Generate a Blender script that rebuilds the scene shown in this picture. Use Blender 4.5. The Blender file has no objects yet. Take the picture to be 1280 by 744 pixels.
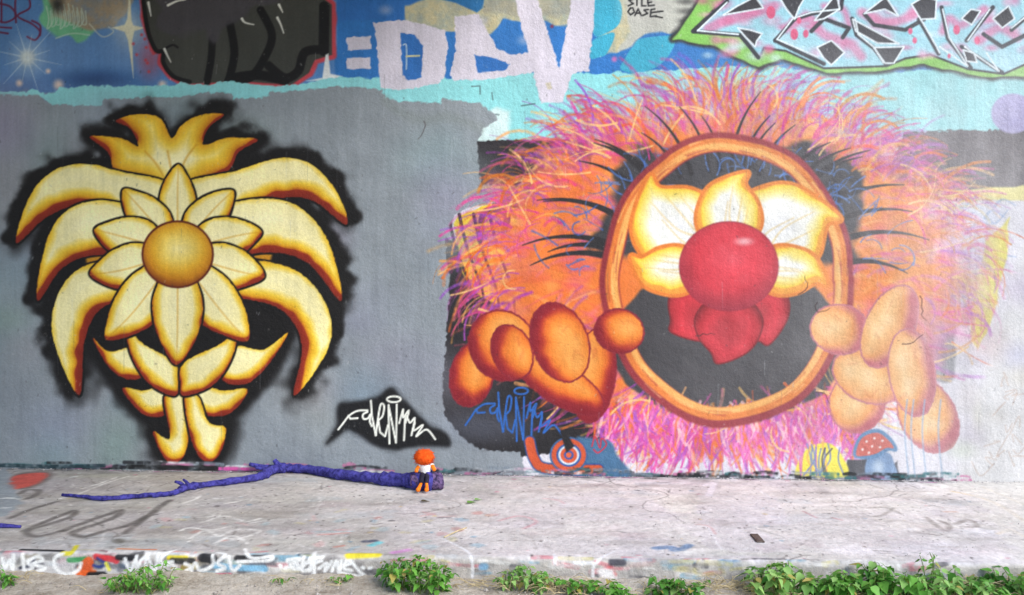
import bpy, math, random
import numpy as np
random.seed(7)
RNG = np.random.default_rng(11)
SC = bpy.context.scene
COL = SC.collection

# ------------------------------------------------------------------ camera, sky, sun, exposure
PPM = 240.0                     # photo pixels per metre on the wall plane
F = 1100.0                      # focal length in photo pixels
D = F / PPM                     # camera to wall
ZC = 0.925                      # camera above the ledge
SL = 0.0133                     # the ledge falls gently to the right
cam = bpy.data.cameras.new('camera'); cam_o = bpy.data.objects.new('camera', cam); COL.objects.link(cam_o)
cam.sensor_width = 36.0; cam.lens = 36.0 * F / 1280.0
cam.clip_start = 0.05; cam.clip_end = 1000
cam_o.location = (0, -D, ZC); cam_o.rotation_euler = (math.pi/2, 0, 0)
SC.camera = cam_o

SUN_EL, SUN_AZ = math.radians(40), math.radians(48)   # azimuth: to the right of the viewing direction's reverse
wd = bpy.data.worlds.new('World'); SC.world = wd; wd.use_nodes = True
nt = wd.node_tree; bg = nt.nodes['Background']
sky = nt.nodes.new('ShaderNodeTexSky'); sky.sky_type = 'NISHITA'; sky.sun_disc = False
sky.sun_elevation = SUN_EL; sky.sun_rotation = math.pi - SUN_AZ
sky.air_density = 1.0; sky.dust_density = 1.2; sky.ozone_density = 1.5
nt.links.new(sky.outputs[0], bg.inputs[0]); bg.inputs[1].default_value = 0.12
sl = bpy.data.lights.new('sun', 'SUN'); sl.energy = 1.3; sl.angle = math.radians(35); sl.color = (1, 0.97, 0.93)
so = bpy.data.objects.new('sun', sl); COL.objects.link(so)
from mathutils import Vector
sun_dir = Vector((math.sin(SUN_AZ)*math.cos(SUN_EL), -math.cos(SUN_AZ)*math.cos(SUN_EL), math.sin(SUN_EL)))
so.rotation_euler = sun_dir.to_track_quat('Z', 'Y').to_euler(); so.location = (4, -6, 8)
vs = SC.view_settings
vs.view_transform = 'Standard'; vs.look = 'None'; vs.gamma = 1; vs.use_curve_mapping = False
vs.exposure = 1.25

# ------------------------------------------------------------------ helpers
def tag(o, label=None, cat=None, group=None, kind=None):
    if label: o['label'] = label
    if cat: o['category'] = cat
    if group: o['group'] = group
    if kind: o['kind'] = kind
    return o
def lin(c):
    c = np.asarray(c, dtype=np.float32) / 255.0
    return np.where(c <= 0.04045, c/12.92, ((c+0.055)/1.055)**2.4)
def link(name, me, parent=None):
    o = bpy.data.objects.new(name, me); COL.objects.link(o)
    if parent: o.parent = parent
    return o
def empty(name, loc=(0, 0, 0)):
    o = bpy.data.objects.new(name, None); COL.objects.link(o); o.location = loc; o.empty_display_size = 0.05
    return o
def mesh(name, verts, faces, mat, smooth=True):
    me = bpy.data.meshes.new(name); me.from_pydata([tuple(v) for v in verts], [], faces)
    if mat: me.materials.append(mat)
    if smooth: me.polygons.foreach_set('use_smooth', [True]*len(me.polygons))
    me.update(); return me
def nodes(name, rough=0.8):
    m = bpy.data.materials.new(name); m.use_nodes = True
    t = m.node_tree; b = t.nodes['Principled BSDF']; b.inputs['Roughness'].default_value = rough
    return m, t, b
def noise_node(t, scale, detail=4, rough=0.6, coord=None):
    n = t.nodes.new('ShaderNodeTexNoise'); n.inputs['Scale'].default_value = scale
    n.inputs['Detail'].default_value = detail; n.inputs['Roughness'].default_value = rough
    if coord: t.links.new(coord, n.inputs['Vector'])
    return n
def ramp_node(t, fac, stops):
    r = t.nodes.new('ShaderNodeValToRGB'); e = r.color_ramp.elements
    while len(e) < len(stops): e.new(0.5)
    for k, (p, c) in enumerate(stops):
        e[k].position = p; e[k].color = (*lin(c), 1) if len(c) == 3 else c
    t.links.new(fac, r.inputs[0]); return r

def simple_mat(name, c1, c2, scale=30, rough=0.8, bump=0.3, bscale=None, sub=None):
    m, t, b = nodes(name, rough)
    tc = t.nodes.new('ShaderNodeTexCoord')
    n = noise_node(t, scale, 5, 0.65, tc.outputs['Object'])
    r = ramp_node(t, n.outputs[0], [(0.35, c1), (0.65, c2)])
    t.links.new(r.outputs[0], b.inputs['Base Color'])
    n2 = noise_node(t, bscale or scale*3, 4, 0.6, tc.outputs['Object'])
    bp = t.nodes.new('ShaderNodeBump'); bp.inputs['Strength'].default_value = bump; bp.inputs['Distance'].default_value = 0.01
    t.links.new(n2.outputs[0], bp.inputs['Height']); t.links.new(bp.outputs[0], b.inputs['Normal'])
    b.inputs['Specular IOR Level'].default_value = 0.25
    return m

# painted surfaces: the paint colour is stored on the vertices, the nodes add grain, dirt and relief
def painted_mat(name, grain, bump_a, bump_b, rough):
    m, t, b = nodes(name, rough)
    at = t.nodes.new('ShaderNodeVertexColor'); at.layer_name = 'paint'
    tc = t.nodes.new('ShaderNodeTexCoord')
    n1 = noise_node(t, 5.0, 8, 0.68, tc.outputs['Object'])
    n2 = noise_node(t, 160.0, 3, 0.6, tc.outputs['Object'])
    mp = t.nodes.new('ShaderNodeMapping'); mp.inputs['Scale'].default_value = (42, 42, 3.5)
    t.links.new(tc.outputs['Object'], mp.inputs['Vector'])
    n3 = noise_node(t, 1.0, 5, 0.6, mp.outputs[0])       # vertical weather streaks
    add = t.nodes.new('ShaderNodeMath'); add.operation = 'ADD'
    t.links.new(n1.outputs[0], add.inputs[0]); t.links.new(n2.outputs[0], add.inputs[1])
    add2 = t.nodes.new('ShaderNodeMath'); add2.operation = 'ADD'
    t.links.new(add.outputs[0], add2.inputs[0]); t.links.new(n3.outputs[0], add2.inputs[1])
    mr = t.nodes.new('ShaderNodeMapRange'); mr.inputs['From Min'].default_value = 0.9; mr.inputs['From Max'].default_value = 2.1
    mr.inputs['To Min'].default_value = 1-grain; mr.inputs['To Max'].default_value = 1+grain
    t.links.new(add2.outputs[0], mr.inputs[0])
    mx = t.nodes.new('ShaderNodeMix'); mx.data_type = 'RGBA'; mx.blend_type = 'MULTIPLY'; mx.inputs[0].default_value = 1
    t.links.new(at.outputs[0], mx.inputs[6]); t.links.new(mr.outputs[0], mx.inputs[7])
    t.links.new(mx.outputs[2], b.inputs['Base Color'])
    v = noise_node(t, 75.0, 6, 0.7, tc.outputs['Object'])
    w = noise_node(t, 14.0, 4, 0.6, tc.outputs['Object'])
    b1 = t.nodes.new('ShaderNodeBump'); b1.inputs['Strength'].default_value = bump_a; b1.inputs['Distance'].default_value = 0.004
    b2 = t.nodes.new('ShaderNodeBump'); b2.inputs['Strength'].default_value = bump_b; b2.inputs['Distance'].default_value = 0.012
    t.links.new(v.outputs[0], b1.inputs['Height']); t.links.new(w.outputs[0], b2.inputs['Height'])
    t.links.new(b2.outputs[0], b1.inputs['Normal']); t.links.new(b1.outputs[0], b.inputs['Normal'])
    b.inputs['Specular IOR Level'].default_value = 0.3
    return m

# ------------------------------------------------------------------ spray painter on a vertex grid
def vnoise(xs, ys, wl, seed, wly=None):
    r = np.random.default_rng(seed); wly = wly or wl
    fx = (xs - xs[0]) / wl; fy = (ys - ys[0]) / wly
    G = r.random((int(fy[-1])+3, int(fx[-1])+3)).astype(np.float32)
    ix = fx.astype(int); iy = fy.astype(int); tx = (fx-ix); ty = (fy-iy)
    tx = (tx*tx*(3-2*tx))[None, :].astype(np.float32); ty = (ty*ty*(3-2*ty))[:, None].astype(np.float32)
    a = G[iy][:, ix]; b = G[iy][:, ix+1]; c = G[iy+1][:, ix]; d = G[iy+1][:, ix+1]
    return (a*(1-tx)+b*tx)*(1-ty) + (c*(1-tx)+d*tx)*ty - 0.5
def spline(pts, closed=False, n=8):
    P = np.array(pts, dtype=float); m = len(P); out = []
    rng = range(m) if closed else range(m-1)
    for i in rng:
        if closed: p0, p1, p2, p3 = P[i-1], P[i], P[(i+1) % m], P[(i+2) % m]
        else: p0, p1, p2, p3 = P[max(i-1, 0)], P[i], P[i+1], P[min(i+2, m-1)]
        for k in range(n):
            t = k/n
            out.append(0.5*((2*p1)+(-p0+p2)*t+(2*p0-5*p1+4*p2-p3)*t*t+(-p0+3*p1-3*p2+p3)*t**3))
    if not closed: out.append(P[-1])
    return np.array(out)
def ell(cx, cy, rx, ry, rot=0, n=40):
    a = np.linspace(0, 2*math.pi, n, endpoint=False); c, s = math.cos(rot), math.sin(rot)
    x, y = rx*np.cos(a), ry*np.sin(a)
    return np.stack([cx+c*x-s*y, cy+s*x+c*y], 1)
class Canvas:
    def __init__(s, xs, ys, base):
        s.xs, s.ys = xs.astype(np.float32), ys.astype(np.float32)
        s.C = np.empty((len(ys), len(xs), 3), np.float32); s.C[:] = base
        s.ID = np.zeros((len(ys), len(xs)), np.int16)
        s.nf = vnoise(xs, ys, 3.5, 1); s.nm = vnoise(xs, ys, 13, 2); s.nb = vnoise(xs, ys, 70, 3)
        s.parts = [None]
        s.map = None
    def part(s, name, label=None, parent=0):
        s.parts.append((name, label, parent)); return len(s.parts)-1
    def M(s, pts):
        pts = np.asarray(pts, float)
        return s.map(pts) if s.map else pts
    def win(s, P, pad):
        x0, y0 = P.min(0)-pad; x1, y1 = P.max(0)+pad
        return slice(*np.searchsorted(s.ys, [y0, y1])), slice(*np.searchsorted(s.xs, [x0, x1]))
    def put(s, sl, a, col, pid=None, thr=0.4):
        a3 = a[..., None]; col = np.asarray(col, np.float32)
        s.C[sl] = s.C[sl]*(1-a3) + col*a3
        if pid is not None:
            idv = s.ID[sl]; idv[a > thr] = pid
    def sd(s, P, sl, dx=0, dy=0):
        X = s.xs[sl[1]][None, :]-dx; Y = s.ys[sl[0]][:, None]-dy
        best = np.full((Y.shape[0], X.shape[1]), 1e9, np.float32); ins = np.zeros(best.shape, bool)
        Q = np.roll(P, -1, 0)
        for (ax, ay), (bx, by) in zip(P.astype(np.float32), Q.astype(np.float32)):
            ex, ey = bx-ax, by-ay; L = ex*ex+ey*ey
            if L < 1e-9: continue
            h = np.clip(((X-ax)*ex+(Y-ay)*ey)/L, 0, 1)
            np.minimum(best, (X-ax-h*ex)**2+(Y-ay-h*ey)**2, out=best)
            if ay != by:
                c = ((ay > Y) != (by > Y)) & (X < ex*(Y-ay)/ey+ax)
                ins ^= c
        best = np.sqrt(best); best[ins] *= -1
        return best
    def fill(s, pts, col, pid=None, soft=1.6, rough=0.0, rb=0.0, alpha=1.0, smooth=False, mottled=0.0, stops=None, shift=(0, 0), sn=0.0, grow=0):
        P = s.M(pts)
        if smooth: P = spline(P, True)
        sl = s.win(P, soft*1.5+abs(rough)+abs(rb)+grow+2)
        if sl[0].stop <= sl[0].start or sl[1].stop <= sl[1].start: return
        d0 = s.sd(P, sl); d = d0-grow
        if rough: d = d + rough*2*s.nf[sl]+rough*s.nm[sl]
        if rb: d = d + rb*2*s.nm[sl]
        a = np.clip(0.5-d/soft, 0, 1)
        if soft > 4: a = a*a*(3-2*a)
        a = a*alpha
        if mottled: a = a*np.clip(1-mottled*(0.5+1.6*s.nm[sl]+1.2*s.nf[sl]), 0, 1)
        if stops:
            dd = -s.sd(P, sl, *shift) if shift != (0, 0) else -d0
            dd = dd + sn*2*s.nm[sl]
            ps = [q[0] for q in stops]; cs = np.array([q[1] for q in stops], float)
            col = np.stack([np.interp(dd, ps, cs[:, k]) for k in range(3)], -1)
        s.put(sl, a, col, pid)
    def stroke(s, pts, w, col, pid=None, soft=1.2, alpha=1.0, smooth=True, w2=None, dry=0.0, n=6):
        P = s.M(pts)
        if smooth and len(P) > 2: P = spline(P, False, n)
        w2 = w if w2 is None else w2
        sl = s.win(P, max(w, w2)+soft*1.5+1)
        if sl[0].stop <= sl[0].start or sl[1].stop <= sl[1].start: return
        X = s.xs[sl[1]][None, :]; Y = s.ys[sl[0]][:, None]
        best = np.full((Y.shape[0], X.shape[1]), 1e9, np.float32); N = len(P)-1
        for i in range(N):
            ax, ay = P[i]; bx, by = P[i+1]; ex, ey = bx-ax, by-ay; L = ex*ex+ey*ey+1e-9
            h = np.clip(((X-ax)*ex+(Y-ay)*ey)/L, 0, 1)
            ww = (w+(w2-w)*((i+h)/N))*0.5
            np.minimum(best, np.sqrt((X-ax-h*ex)**2+(Y-ay-h*ey)**2)-ww, out=best)
        a = np.clip(0.5-best/soft, 0, 1)*alpha
        if dry: a = a*np.clip(1-dry*(0.5+2*s.nf[sl]+1.0*s.nm[sl]), 0, 1)
        s.put(sl, a, col, pid)
    def haze(s, cx, cy, rx, ry, col, alpha=0.6, pid=None):
        P = np.array([[cx-rx, cy-ry], [cx+rx, cy+ry]]); sl = s.win(P, 1)
        X = (s.xs[sl[1]][None, :]-cx)/rx; Y = (s.ys[sl[0]][:, None]-cy)/ry
        r = np.clip(1-np.sqrt(X*X+Y*Y), 0, 1); s.put(sl, r*r*(3-2*r)*alpha, col, pid)
    def build(s, pos, root, mat, gain, base_name, base_label=None):
        ny, nx = s.ID.shape
        V = pos(*np.meshgrid(s.xs, s.ys)).reshape(-1, 3).astype(np.float32)
        rgb = (lin(np.clip(s.C, 0, 255)) * gain).reshape(-1, 3)
        rgba = np.concatenate([rgb, np.ones((len(rgb), 1))], 1).astype(np.float32)
        idx = np.arange(ny*nx).reshape(ny, nx)
        Q = np.stack([idx[1:, :-1], idx[1:, 1:], idx[:-1, 1:], idx[:-1, :-1]], -1).reshape(-1, 4)
        qid = s.ID[:-1, :-1].reshape(-1)
        objs = {}
        for pid in range(len(s.parts)):
            q = Q[qid == pid]
            if not len(q): continue
            u, inv = np.unique(q.reshape(-1), return_inverse=True)
            me = bpy.data.meshes.new('paint')
            me.vertices.add(len(u)); me.vertices.foreach_set('co', V[u].reshape(-1))
            me.loops.add(len(inv)); me.loops.foreach_set('vertex_index', inv.reshape(-1).astype(np.int32))
            me.polygons.add(len(q)); me.polygons.foreach_set('loop_start', np.arange(0, 4*len(q), 4, dtype=np.int32))
            me.polygons.foreach_set('use_smooth', np.ones(len(q), bool))
            ca = me.color_attributes.new('paint', 'FLOAT_COLOR', 'POINT'); ca.data.foreach_set('color', rgba[u].reshape(-1))
            me.materials.append(mat); me.update(calc_edges=True); me.validate()
            if pid == 0: nm, lb, pa = base_name, base_label, None
            else: nm, lb, pa = s.parts[pid]
            o = link(nm, me, objs.get(pa, root) if pa else root)
            if lb: o['label'] = lb
            objs[pid] = o
        return objs

def zz(ox, oy, sc, pts): return [(ox+x/sc, oy+y/sc) for x, y in pts]

# ================================================================== THE WALL AND ITS PAINT
def axis(dense0, dense1, step, lo, hi, coarse):
    return np.concatenate([np.arange(lo, dense0, coarse), np.arange(dense0, dense1, step), np.arange(dense1, hi+coarse, coarse)])
WX = axis(-40, 1320, 1.12, -800, 2000, 6.0); WY = axis(-12, 612, 1.12, -132, 612, 6.0)
W = Canvas(WX, WY, (148, 154, 158))
part = W.part
# --- old sky-blue layer along the top
p_sky = part('old_blue_paint', 'old blue and tan paint layers along the top of the wall')
W.fill([(-900, -300), (2100, -300), (2100, 100), (850, 98), (640, 108), (430, 112), (180, 112), (-900, 122)], (84, 132, 188), p_sky, soft=3, rb=4)
for x, y, rx, ry, c in [(60, 70, 130, 70, (104, 140, 186)), (170, 60, 60, 50, (120, 150, 190)), (20, 110, 90, 30, (92, 116, 160)), (-60, 30, 120, 120, (80, 120, 170)), (120, 100, 80, 22, (34, 62, 112))]:
    W.haze(x, y, rx, ry, c, 0.75)
p_grn = part('green_patch', 'green painted patch below the maroon tag', p_sky)
W.fill([(-200, -120), (30, -60), (52, 0), (52, 28), (70, 44), (88, 46), (98, 54), (110, 44), (118, 34), (80, 20), (60, -40), (60, -220), (-200, -220)], (110, 182, 140), p_grn, soft=4, rb=3, smooth=True)
p_tan = part('tan_patch', 'tan brushed patch beside the white star', p_sky)
W.fill([(54, -200), (60, 0), (66, 22), (92, 30), (120, 38), (142, 34), (158, 14), (166, 2), (176, -200)], (158, 142, 118), p_tan, soft=5, rb=5, mottled=0.25)
for i in range(9):
    x = 58+i*5.5
    W.stroke([(x, 8+3*math.sin(i)), (x+3, 24), (x+1, 36-3*(i % 3)), (x+6, 30), (x+5, 14)], 1.6, (184, 205, 186), p_grn, alpha=0.75)
W.stroke([(70, 48), (90, 42), (112, 44)], 1.6, (190, 210, 190), alpha=0.7)
W.stroke([(112, 30), (128, 46), (142, 40), (136, 34)], 1.6, (200, 205, 190), alpha=0.7)
W.haze(72, 6, 14, 18, (30, 30, 30), 0.8)
p_de = part('maroon_tag', 'maroon marker tag in the top corner')
for st in [[(2, -6), (2, 28)], [(-6, 4), (12, 8), (20, 20), (8, 28), (-4, 26)], [(20, 28), (20, -2), (34, -4), (37, 10), (22, 20), (40, 30), (50, 40), (44, 50), (34, 46)], [(-4, 34), (14, 35)], [(-4, 40), (10, 42)], [(40, 26), (50, 32), (50, 44)]]:
    W.stroke(st, 2.6, (104, 40, 72), p_de, alpha=0.9)
# star bursts
p_st1 = part('starburst', 'pale sprayed starburst with thin rays')
W.haze(34, 72, 34, 36, (190, 205, 215), 0.55); W.haze(34, 72, 14, 15, (245, 245, 225), 0.9, p_st1)
for a in range(0, 360, 30):
    L = 30 if a % 60 else 44
    W.stroke([(34, 72), (34+L*math.cos(math.radians(a+12)), 72+L*math.sin(math.radians(a+12)))], 2.2, (205, 218, 222), alpha=0.55, w2=0.3)
p_st2 = part('four_point_star', 'cream four pointed star beside the dark bubble lettering')
W.haze(162, 34, 34, 40, (200, 205, 200), 0.55)
W.fill([(162, -18), (164.5, 26), (167, 32), (182, 35), (168, 39), (165.5, 50), (167, 98), (160, 50), (156, 40), (140, 35), (156, 31), (159, 24)], (222, 219, 190), p_st2, soft=2)
for x, y, r in [(73, 106, 6), (60, 89, 3), (203, 106, 5), (24, 104, 4)]: W.haze(x, y, r*1.8, r*1.8, (235, 205, 185), 0.9)
# blue and tan fields behind the block letters
p_bl = part('blue_field', 'strong blue painted field behind the block letters', p_sky)
W.fill([(420, -220), (420, 104), (520, 106), (700, 98), (880, 94), (980, 80), (1010, 60), (900, 20), (880, -220)], (48, 116, 186), p_bl, soft=3, rb=3)
W.fill([(505, -220), (505, 24), (512, 36), (556, 40), (590, 38), (612, 42), (630, 26), (656, 26), (690, 30), (716, 32), (730, 28), (750, 46), (742, 60), (754, 70), (772, 66), (800, 40), (830, 40), (870, 36), (900, 16), (900, -220)], (196, 186, 148), p_tan, soft=2.5, rb=3, mottled=0.15)
W.fill([(420, -220), (420, 26), (505, 26), (505, 8), (560, -10), (560, -220)], (48, 110, 182), p_bl, soft=3, rb=2)
W.fill([(560, -220), (606, -10), (604, 10), (596, 16), (570, 4), (540, -4)], (42, 112, 168), p_bl, soft=2)
W.fill([(606, -220), (606, 16), (640, 20), (690, 22), (724, 22), (724, -220)], (150, 150, 140), p_tan, soft=6, alpha=0.6, rb=5)
p_tq = part('turquoise_blob', None, p_sky)
for pl in [[(745, -20), (742, 40), (756, 42), (775, 28), (776, 4), (768, -4)], [(740, 52), (760, 42), (768, 44), (760, 66), (748, 72), (738, 72)], [(776, 82), (790, 60), (800, 48), (838, 46), (842, 60), (826, 80), (798, 92), (782, 90)]]:
    W.fill(pl, (62, 168, 196), p_tq, soft=1.6, rb=1, smooth=True)
W.fill([(806, -200), (782, -10), (788, 40), (770, 66), (790, 58), (806, 44), (850, 38), (880, 20), (890, -200)], (188, 188, 176), p_tan, soft=3, rb=2)
W.haze(768, 74, 6, 6, (220, 110, 170), 0.9); W.haze(690, 33, 4, 4, (140, 40, 60), 0.9)
# silver-black bubble throw-up
p_th = part('bubble_lettering', 'dark grey bubble lettering with a red outline')
T = lambda p: zz(0, 0, 2.977, p)
body = T([(500, -600), (540, 60), (575, 180), (606, 192), (604, 235), (640, 285), (700, 312), (830, 306), (870, 300), (1010, 312), (1085, 316), (1150, 272), (1172, 224), (1236, 205), (1235, 18), (1200, -10), (1190, -600)])
W.haze(188, 74, 26, 40, (196, 70, 78), 0.5)
W.fill(body, (196, 72, 82), p_th, soft=3, grow=5.5, rb=1)
for k in range(16): W.haze(186+RNG.normal()*10, 68+RNG.normal()*16, 3.5, 3.5, (196, 66, 74), 0.9)
W.fill(body, (66, 67, 62), p_th, soft=2)
W.stroke(T([(505, -300), (540, 60), (575, 180), (606, 195), (608, 235), (645, 285), (705, 305)]), 5.5, (20, 20, 22), p_th, soft=2)
for st, w in [([(790, 140), (785, 220), (770, 305)], 9), ([(856, 90), (872, 200), (850, 305)], 10), ([(970, 38), (1012, 130), (985, 215), (930, 290), (850, 300)], 10), ([(1000, 245), (1060, 290), (1110, 265), (1135, 195), (1205, 185)], 11), ([(1205, 190), (1207, 25)], 13), ([(860, 292), (960, 280), (1060, 300)], 12), ([(600, 190), (640, 168), (660, 176)], 2.5)]:
    W.stroke(T(st), w, (20, 20, 22), p_th, soft=2)
W.fill(T([(570, -600), (590, 90), (640, 130), (760, 120), (800, 150), (850, 90), (960, 30), (1060, -10), (1060, -600)]), (72, 69, 74), p_th, soft=8, rb=6, alpha=0.9)
for st in [[(612, 183), (622, 205), (636, 232)], [(900, 70), (912, 84), (945, 92)], [(1032, 66), (1044, 90), (1056, 124)], [(1038, 18), (1052, 46)], [(625, 20), (660, 4), (690, 0)], [(552, 10), (562, 60)]]:
    W.stroke(T(st), 3.2, (225, 225, 215), p_th, soft=1.4, w2=1.2)
p_st3 = part('white_spike_star', None, p_th)
W.fill(T([(1212, 205), (1222, 200), (1230, 275), (1275, 285), (1230, 300), (1140, 302), (1200, 290)]), (225, 228, 226), p_st3, soft=2)
# turquoise band
p_cy = part('turquoise_band', 'uneven pale turquoise roller band across the wall')
top = [(-800, 112), (20, 116), (40, 112), (55, 119), (70, 116), (75, 110), (130, 108), (200, 107), (235, 104), (262, 106), (275, 102), (310, 103), (330, 108), (380, 104), (414, 98), (440, 97), (520, 98), (565, 98), (600, 95), (660, 90), (745, 92), (800, 90), (850, 88), (900, 84), (960, 82), (1040, 90), (1100, 92), (1180, 86), (1280, 84), (2000, 86)]
bot = [(2000, 170), (1280, 168), (800, 182), (600, 182), (560, 150), (470, 134), (370, 126), (250, 126), (128, 134), (70, 136), (52, 122), (20, 122), (-800, 124)]
W.fill(top+bot, (142, 212, 214), p_cy, soft=1.6, rough=1.2, rb=1.5)
# --- pale ground right of the grey field (lilac-white roller paint)
p_pale = part('pale_undercoat', 'pale lilac and white undercoat round the shaggy burst')
W.fill([(590, 176), (2000, 160), (2000, 640), (560, 640), (560, 300)], (214, 210, 216), p_pale, soft=2, rough=1.5)
W.fill([(600, 150), (620, 132), (640, 138), (634, 172), (610, 182), (590, 180)], (205, 228, 226), p_cy, soft=9, rb=4)
p_blk = part('black_patch', 'leftover black roller paint behind the shaggy burst')
W.fill([(590, 176), (740, 174), (740, 262), (615, 262), (616, 240), (590, 238)], (46, 42, 46), p_blk, soft=1.6, rough=1.5)
W.fill([(1130, 164), (1290, 162), (1300, 248), (1180, 252), (1100, 240)], (84, 78, 80), p_blk, soft=2, rough=2)
W.fill([(545, 290), (540, 420), (538, 500), (545, 530), (566, 556), (590, 572), (660, 572), (720, 560), (760, 560), (780, 470), (780, 360), (640, 340)], (38, 36, 38), p_blk, soft=2.2, rough=1.5)
W.fill([(1130, 380), (1190, 360), (1196, 470), (1180, 478), (1130, 470)], (120, 120, 124), p_blk, soft=5, rb=3)
p_yel = part('yellow_patch', 'yellow and black striped patch at the edge of the burst')
W.fill([(566, 280), (572, 268), (620, 254), (660, 262), (660, 400), (600, 372), (578, 340)], (232, 200, 40), p_yel, soft=2, rb=2)
for x in (566, 580, 598, 618): W.stroke([(x-6, 268), (x+4, 310), (x+22, 360), (x+26, 390)], 4.5, (34, 30, 30), p_yel, w2=2.5)
W.stroke([(600, 300), (604, 268), (622, 262), (634, 270), (630, 288)], 8, (60, 40, 40), p_yel, smooth=True)
W.fill([(1170, 240), (1290, 232), (1290, 250), (1180, 252)], (226, 212, 120), p_yel, soft=2.5, rb=1.5)
W.fill([(1180, 252), (1262, 256), (1240, 290), (1224, 330), (1190, 320), (1160, 280)], (206, 208, 222), p_pale, soft=3, rb=2)
for k in range(14):
    x, y = 1190+RNG.random()*60, 255+RNG.random()*90
    W.stroke([(x, y), (x+10, y+8-20*RNG.random()), (x+26, y+4-24*RNG.random())], 4, (118, 148, 196), p_pale, alpha=0.55, w2=1.5)
W.fill([(1232, 300), (1262, 272), (1258, 320), (1240, 400), (1222, 440), (1214, 420), (1218, 360)], (222, 206, 66), p_yel, soft=3, rb=2)
W.fill([(1160, 350), (1206, 330), (1212, 400), (1180, 420)], (140, 148, 196), p_pale, soft=8, rb=4, alpha=0.7)

# --- the big grey field
p_gr = part('grey_field', 'flat grey roller field round the golden plume')
G1 = [(-800, 120), (0, 119), (50, 119), (60, 131), (105, 132), (126, 132), (130, 124), (240, 120), (254, 116), (290, 117), (292, 124), (334, 122), (338, 115), (380, 113), (420, 108), (478, 112), (482, 122), (500, 127), (551, 128), (552, 123), (600, 129), (618, 142), (622, 150), (604, 160), (596, 178), (601, 230), (626, 232), (628, 252), (600, 256), (568, 268), (556, 300), (562, 350), (560, 400), (553, 480), (556, 520), (578, 548), (600, 562), (650, 566), (662, 600), (664, 640), (-800, 640)]
W.fill(G1, (138, 145, 150), p_gr, soft=1.8, rough=1.6)
for k in range(60):
    x, y = RNG.random()*620-10, 130+RNG.random()*450
    W.haze(x, y, 40+60*RNG.random(), 25+60*RNG.random(), (138+RNG.normal()*10, 145+RNG.normal()*10, 151+RNG.normal()*11), 0.35)
W.stroke([(482, 126), (500, 140), (530, 150), (560, 146), (600, 160)], 12, (128, 136, 134), soft=8, alpha=0.5)

# ------------------------------------------------------------------ golden plume (left)
p_gl = part('golden_plume_mural', 'golden plume ornament with cream petals and a black spray shadow')
Z = lambda p: zz(0, 110, 1.517, p)
CREAM, YEL, AMB, RED, BLK = (246, 233, 168), (240, 204, 92), (206, 142, 26), (128, 36, 22), (18, 16, 16)
crown = Z([(222, 165), (205, 122), (170, 92), (230, 96), (262, 110), (248, 78), (220, 62), (262, 50), (305, 58), (325, 95), (345, 70), (378, 52), (425, 50), (396, 76), (386, 108), (430, 95), (488, 98), (452, 122), (432, 158), (372, 190), (332, 275), (285, 190)])
petals = [
 Z([(330, 190), (225, 158), (160, 144), (100, 158), (55, 208), (30, 294), (84, 248), (140, 224), (205, 232), (300, 290)]),
 Z([(300, 250), (205, 214), (130, 230), (88, 290), (70, 404), (120, 340), (190, 316), (290, 330)]),
 Z([(310, 330), (225, 326), (150, 343), (106, 400), (102, 480), (150, 584), (160, 482), (190, 420), (260, 396), (310, 380)]),
 Z([(340, 190), (445, 158), (530, 133), (592, 146), (640, 200), (657, 260), (590, 212), (520, 210), (462, 232), (370, 290)]),
 Z([(370, 250), (470, 212), (560, 222), (622, 290), (647, 404), (584, 332), (505, 312), (380, 330)]),
 Z([(360, 330), (460, 324), (560, 346), (618, 410), (624, 490), (558, 584), (572, 488), (532, 420), (440, 396), (360, 380)]),
]
lower = [
 Z([(176, 474), (205, 500), (250, 492), (280, 510), (276, 545), (240, 552), (205, 528)]),
 Z([(546, 464), (500, 496), (450, 490), (412, 512), (424, 556), (470, 560), (512, 520)]),
 Z([(232, 570), (275, 574), (322, 556), (338, 586), (322, 618), (274, 620)]),
 Z([(470, 572), (420, 574), (370, 558), (352, 586), (372, 618), (434, 618)]),
 Z([(312, 586), (352, 586), (358, 660), (344, 704), (316, 708), (290, 652), (322, 664)]),
 Z([(350, 586), (376, 586), (396, 634), (428, 646), (416, 694), (390, 710), (364, 672)]),
 Z([(236, 420), (262, 478), (330, 520), (338, 560), (330, 584), (282, 560), (246, 500)]),
 Z([(452, 420), (428, 478), (350, 520), (342, 560), (350, 584), (408, 560), (444, 500)]),
]
cx, cy = 222, 316
def petal(ang, r0, r1, wid, tipw=0.16, bend=0.0, c=(cx, cy)):
    ax, ay = math.cos(ang), math.sin(ang); px, py = -ay, ax; out = []
    for t, k in ((0, 0.35), (0.3, 0.95), (0.6, 0.9), (0.85, 0.5), (1, tipw)):
        r = r0+(r1-r0)*t; b = bend*t*t
        out.append((c[0]+ax*r+px*(wid*k+b), c[1]+ay*r+py*(wid*k+b)))
    for t, k in ((0.85, -0.5), (0.6, -0.9), (0.3, -0.95), (0, -0.35)):
        r = r0+(r1-r0)*t; b = bend*t*t
        out.append((c[0]+ax*r+px*(wid*k+b), c[1]+ay*r+py*(wid*k+b)))
    return out
ring = [petal(math.radians(a), 18, L, w, 0.05, b) for a, L, w, b in
        [(90, 140, 32, 0), (124, 140, 32, 12), (56, 140, 32, -12), (160, 112, 30, 10), (20, 112, 30, -10), (198, 108, 28, -6), (-18, 108, 28, 6), (232, 104, 24, -6), (-52, 104, 24, 6), (270, 110, 24, 0)]]
allp = petals+lower+ring+[crown]
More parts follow.
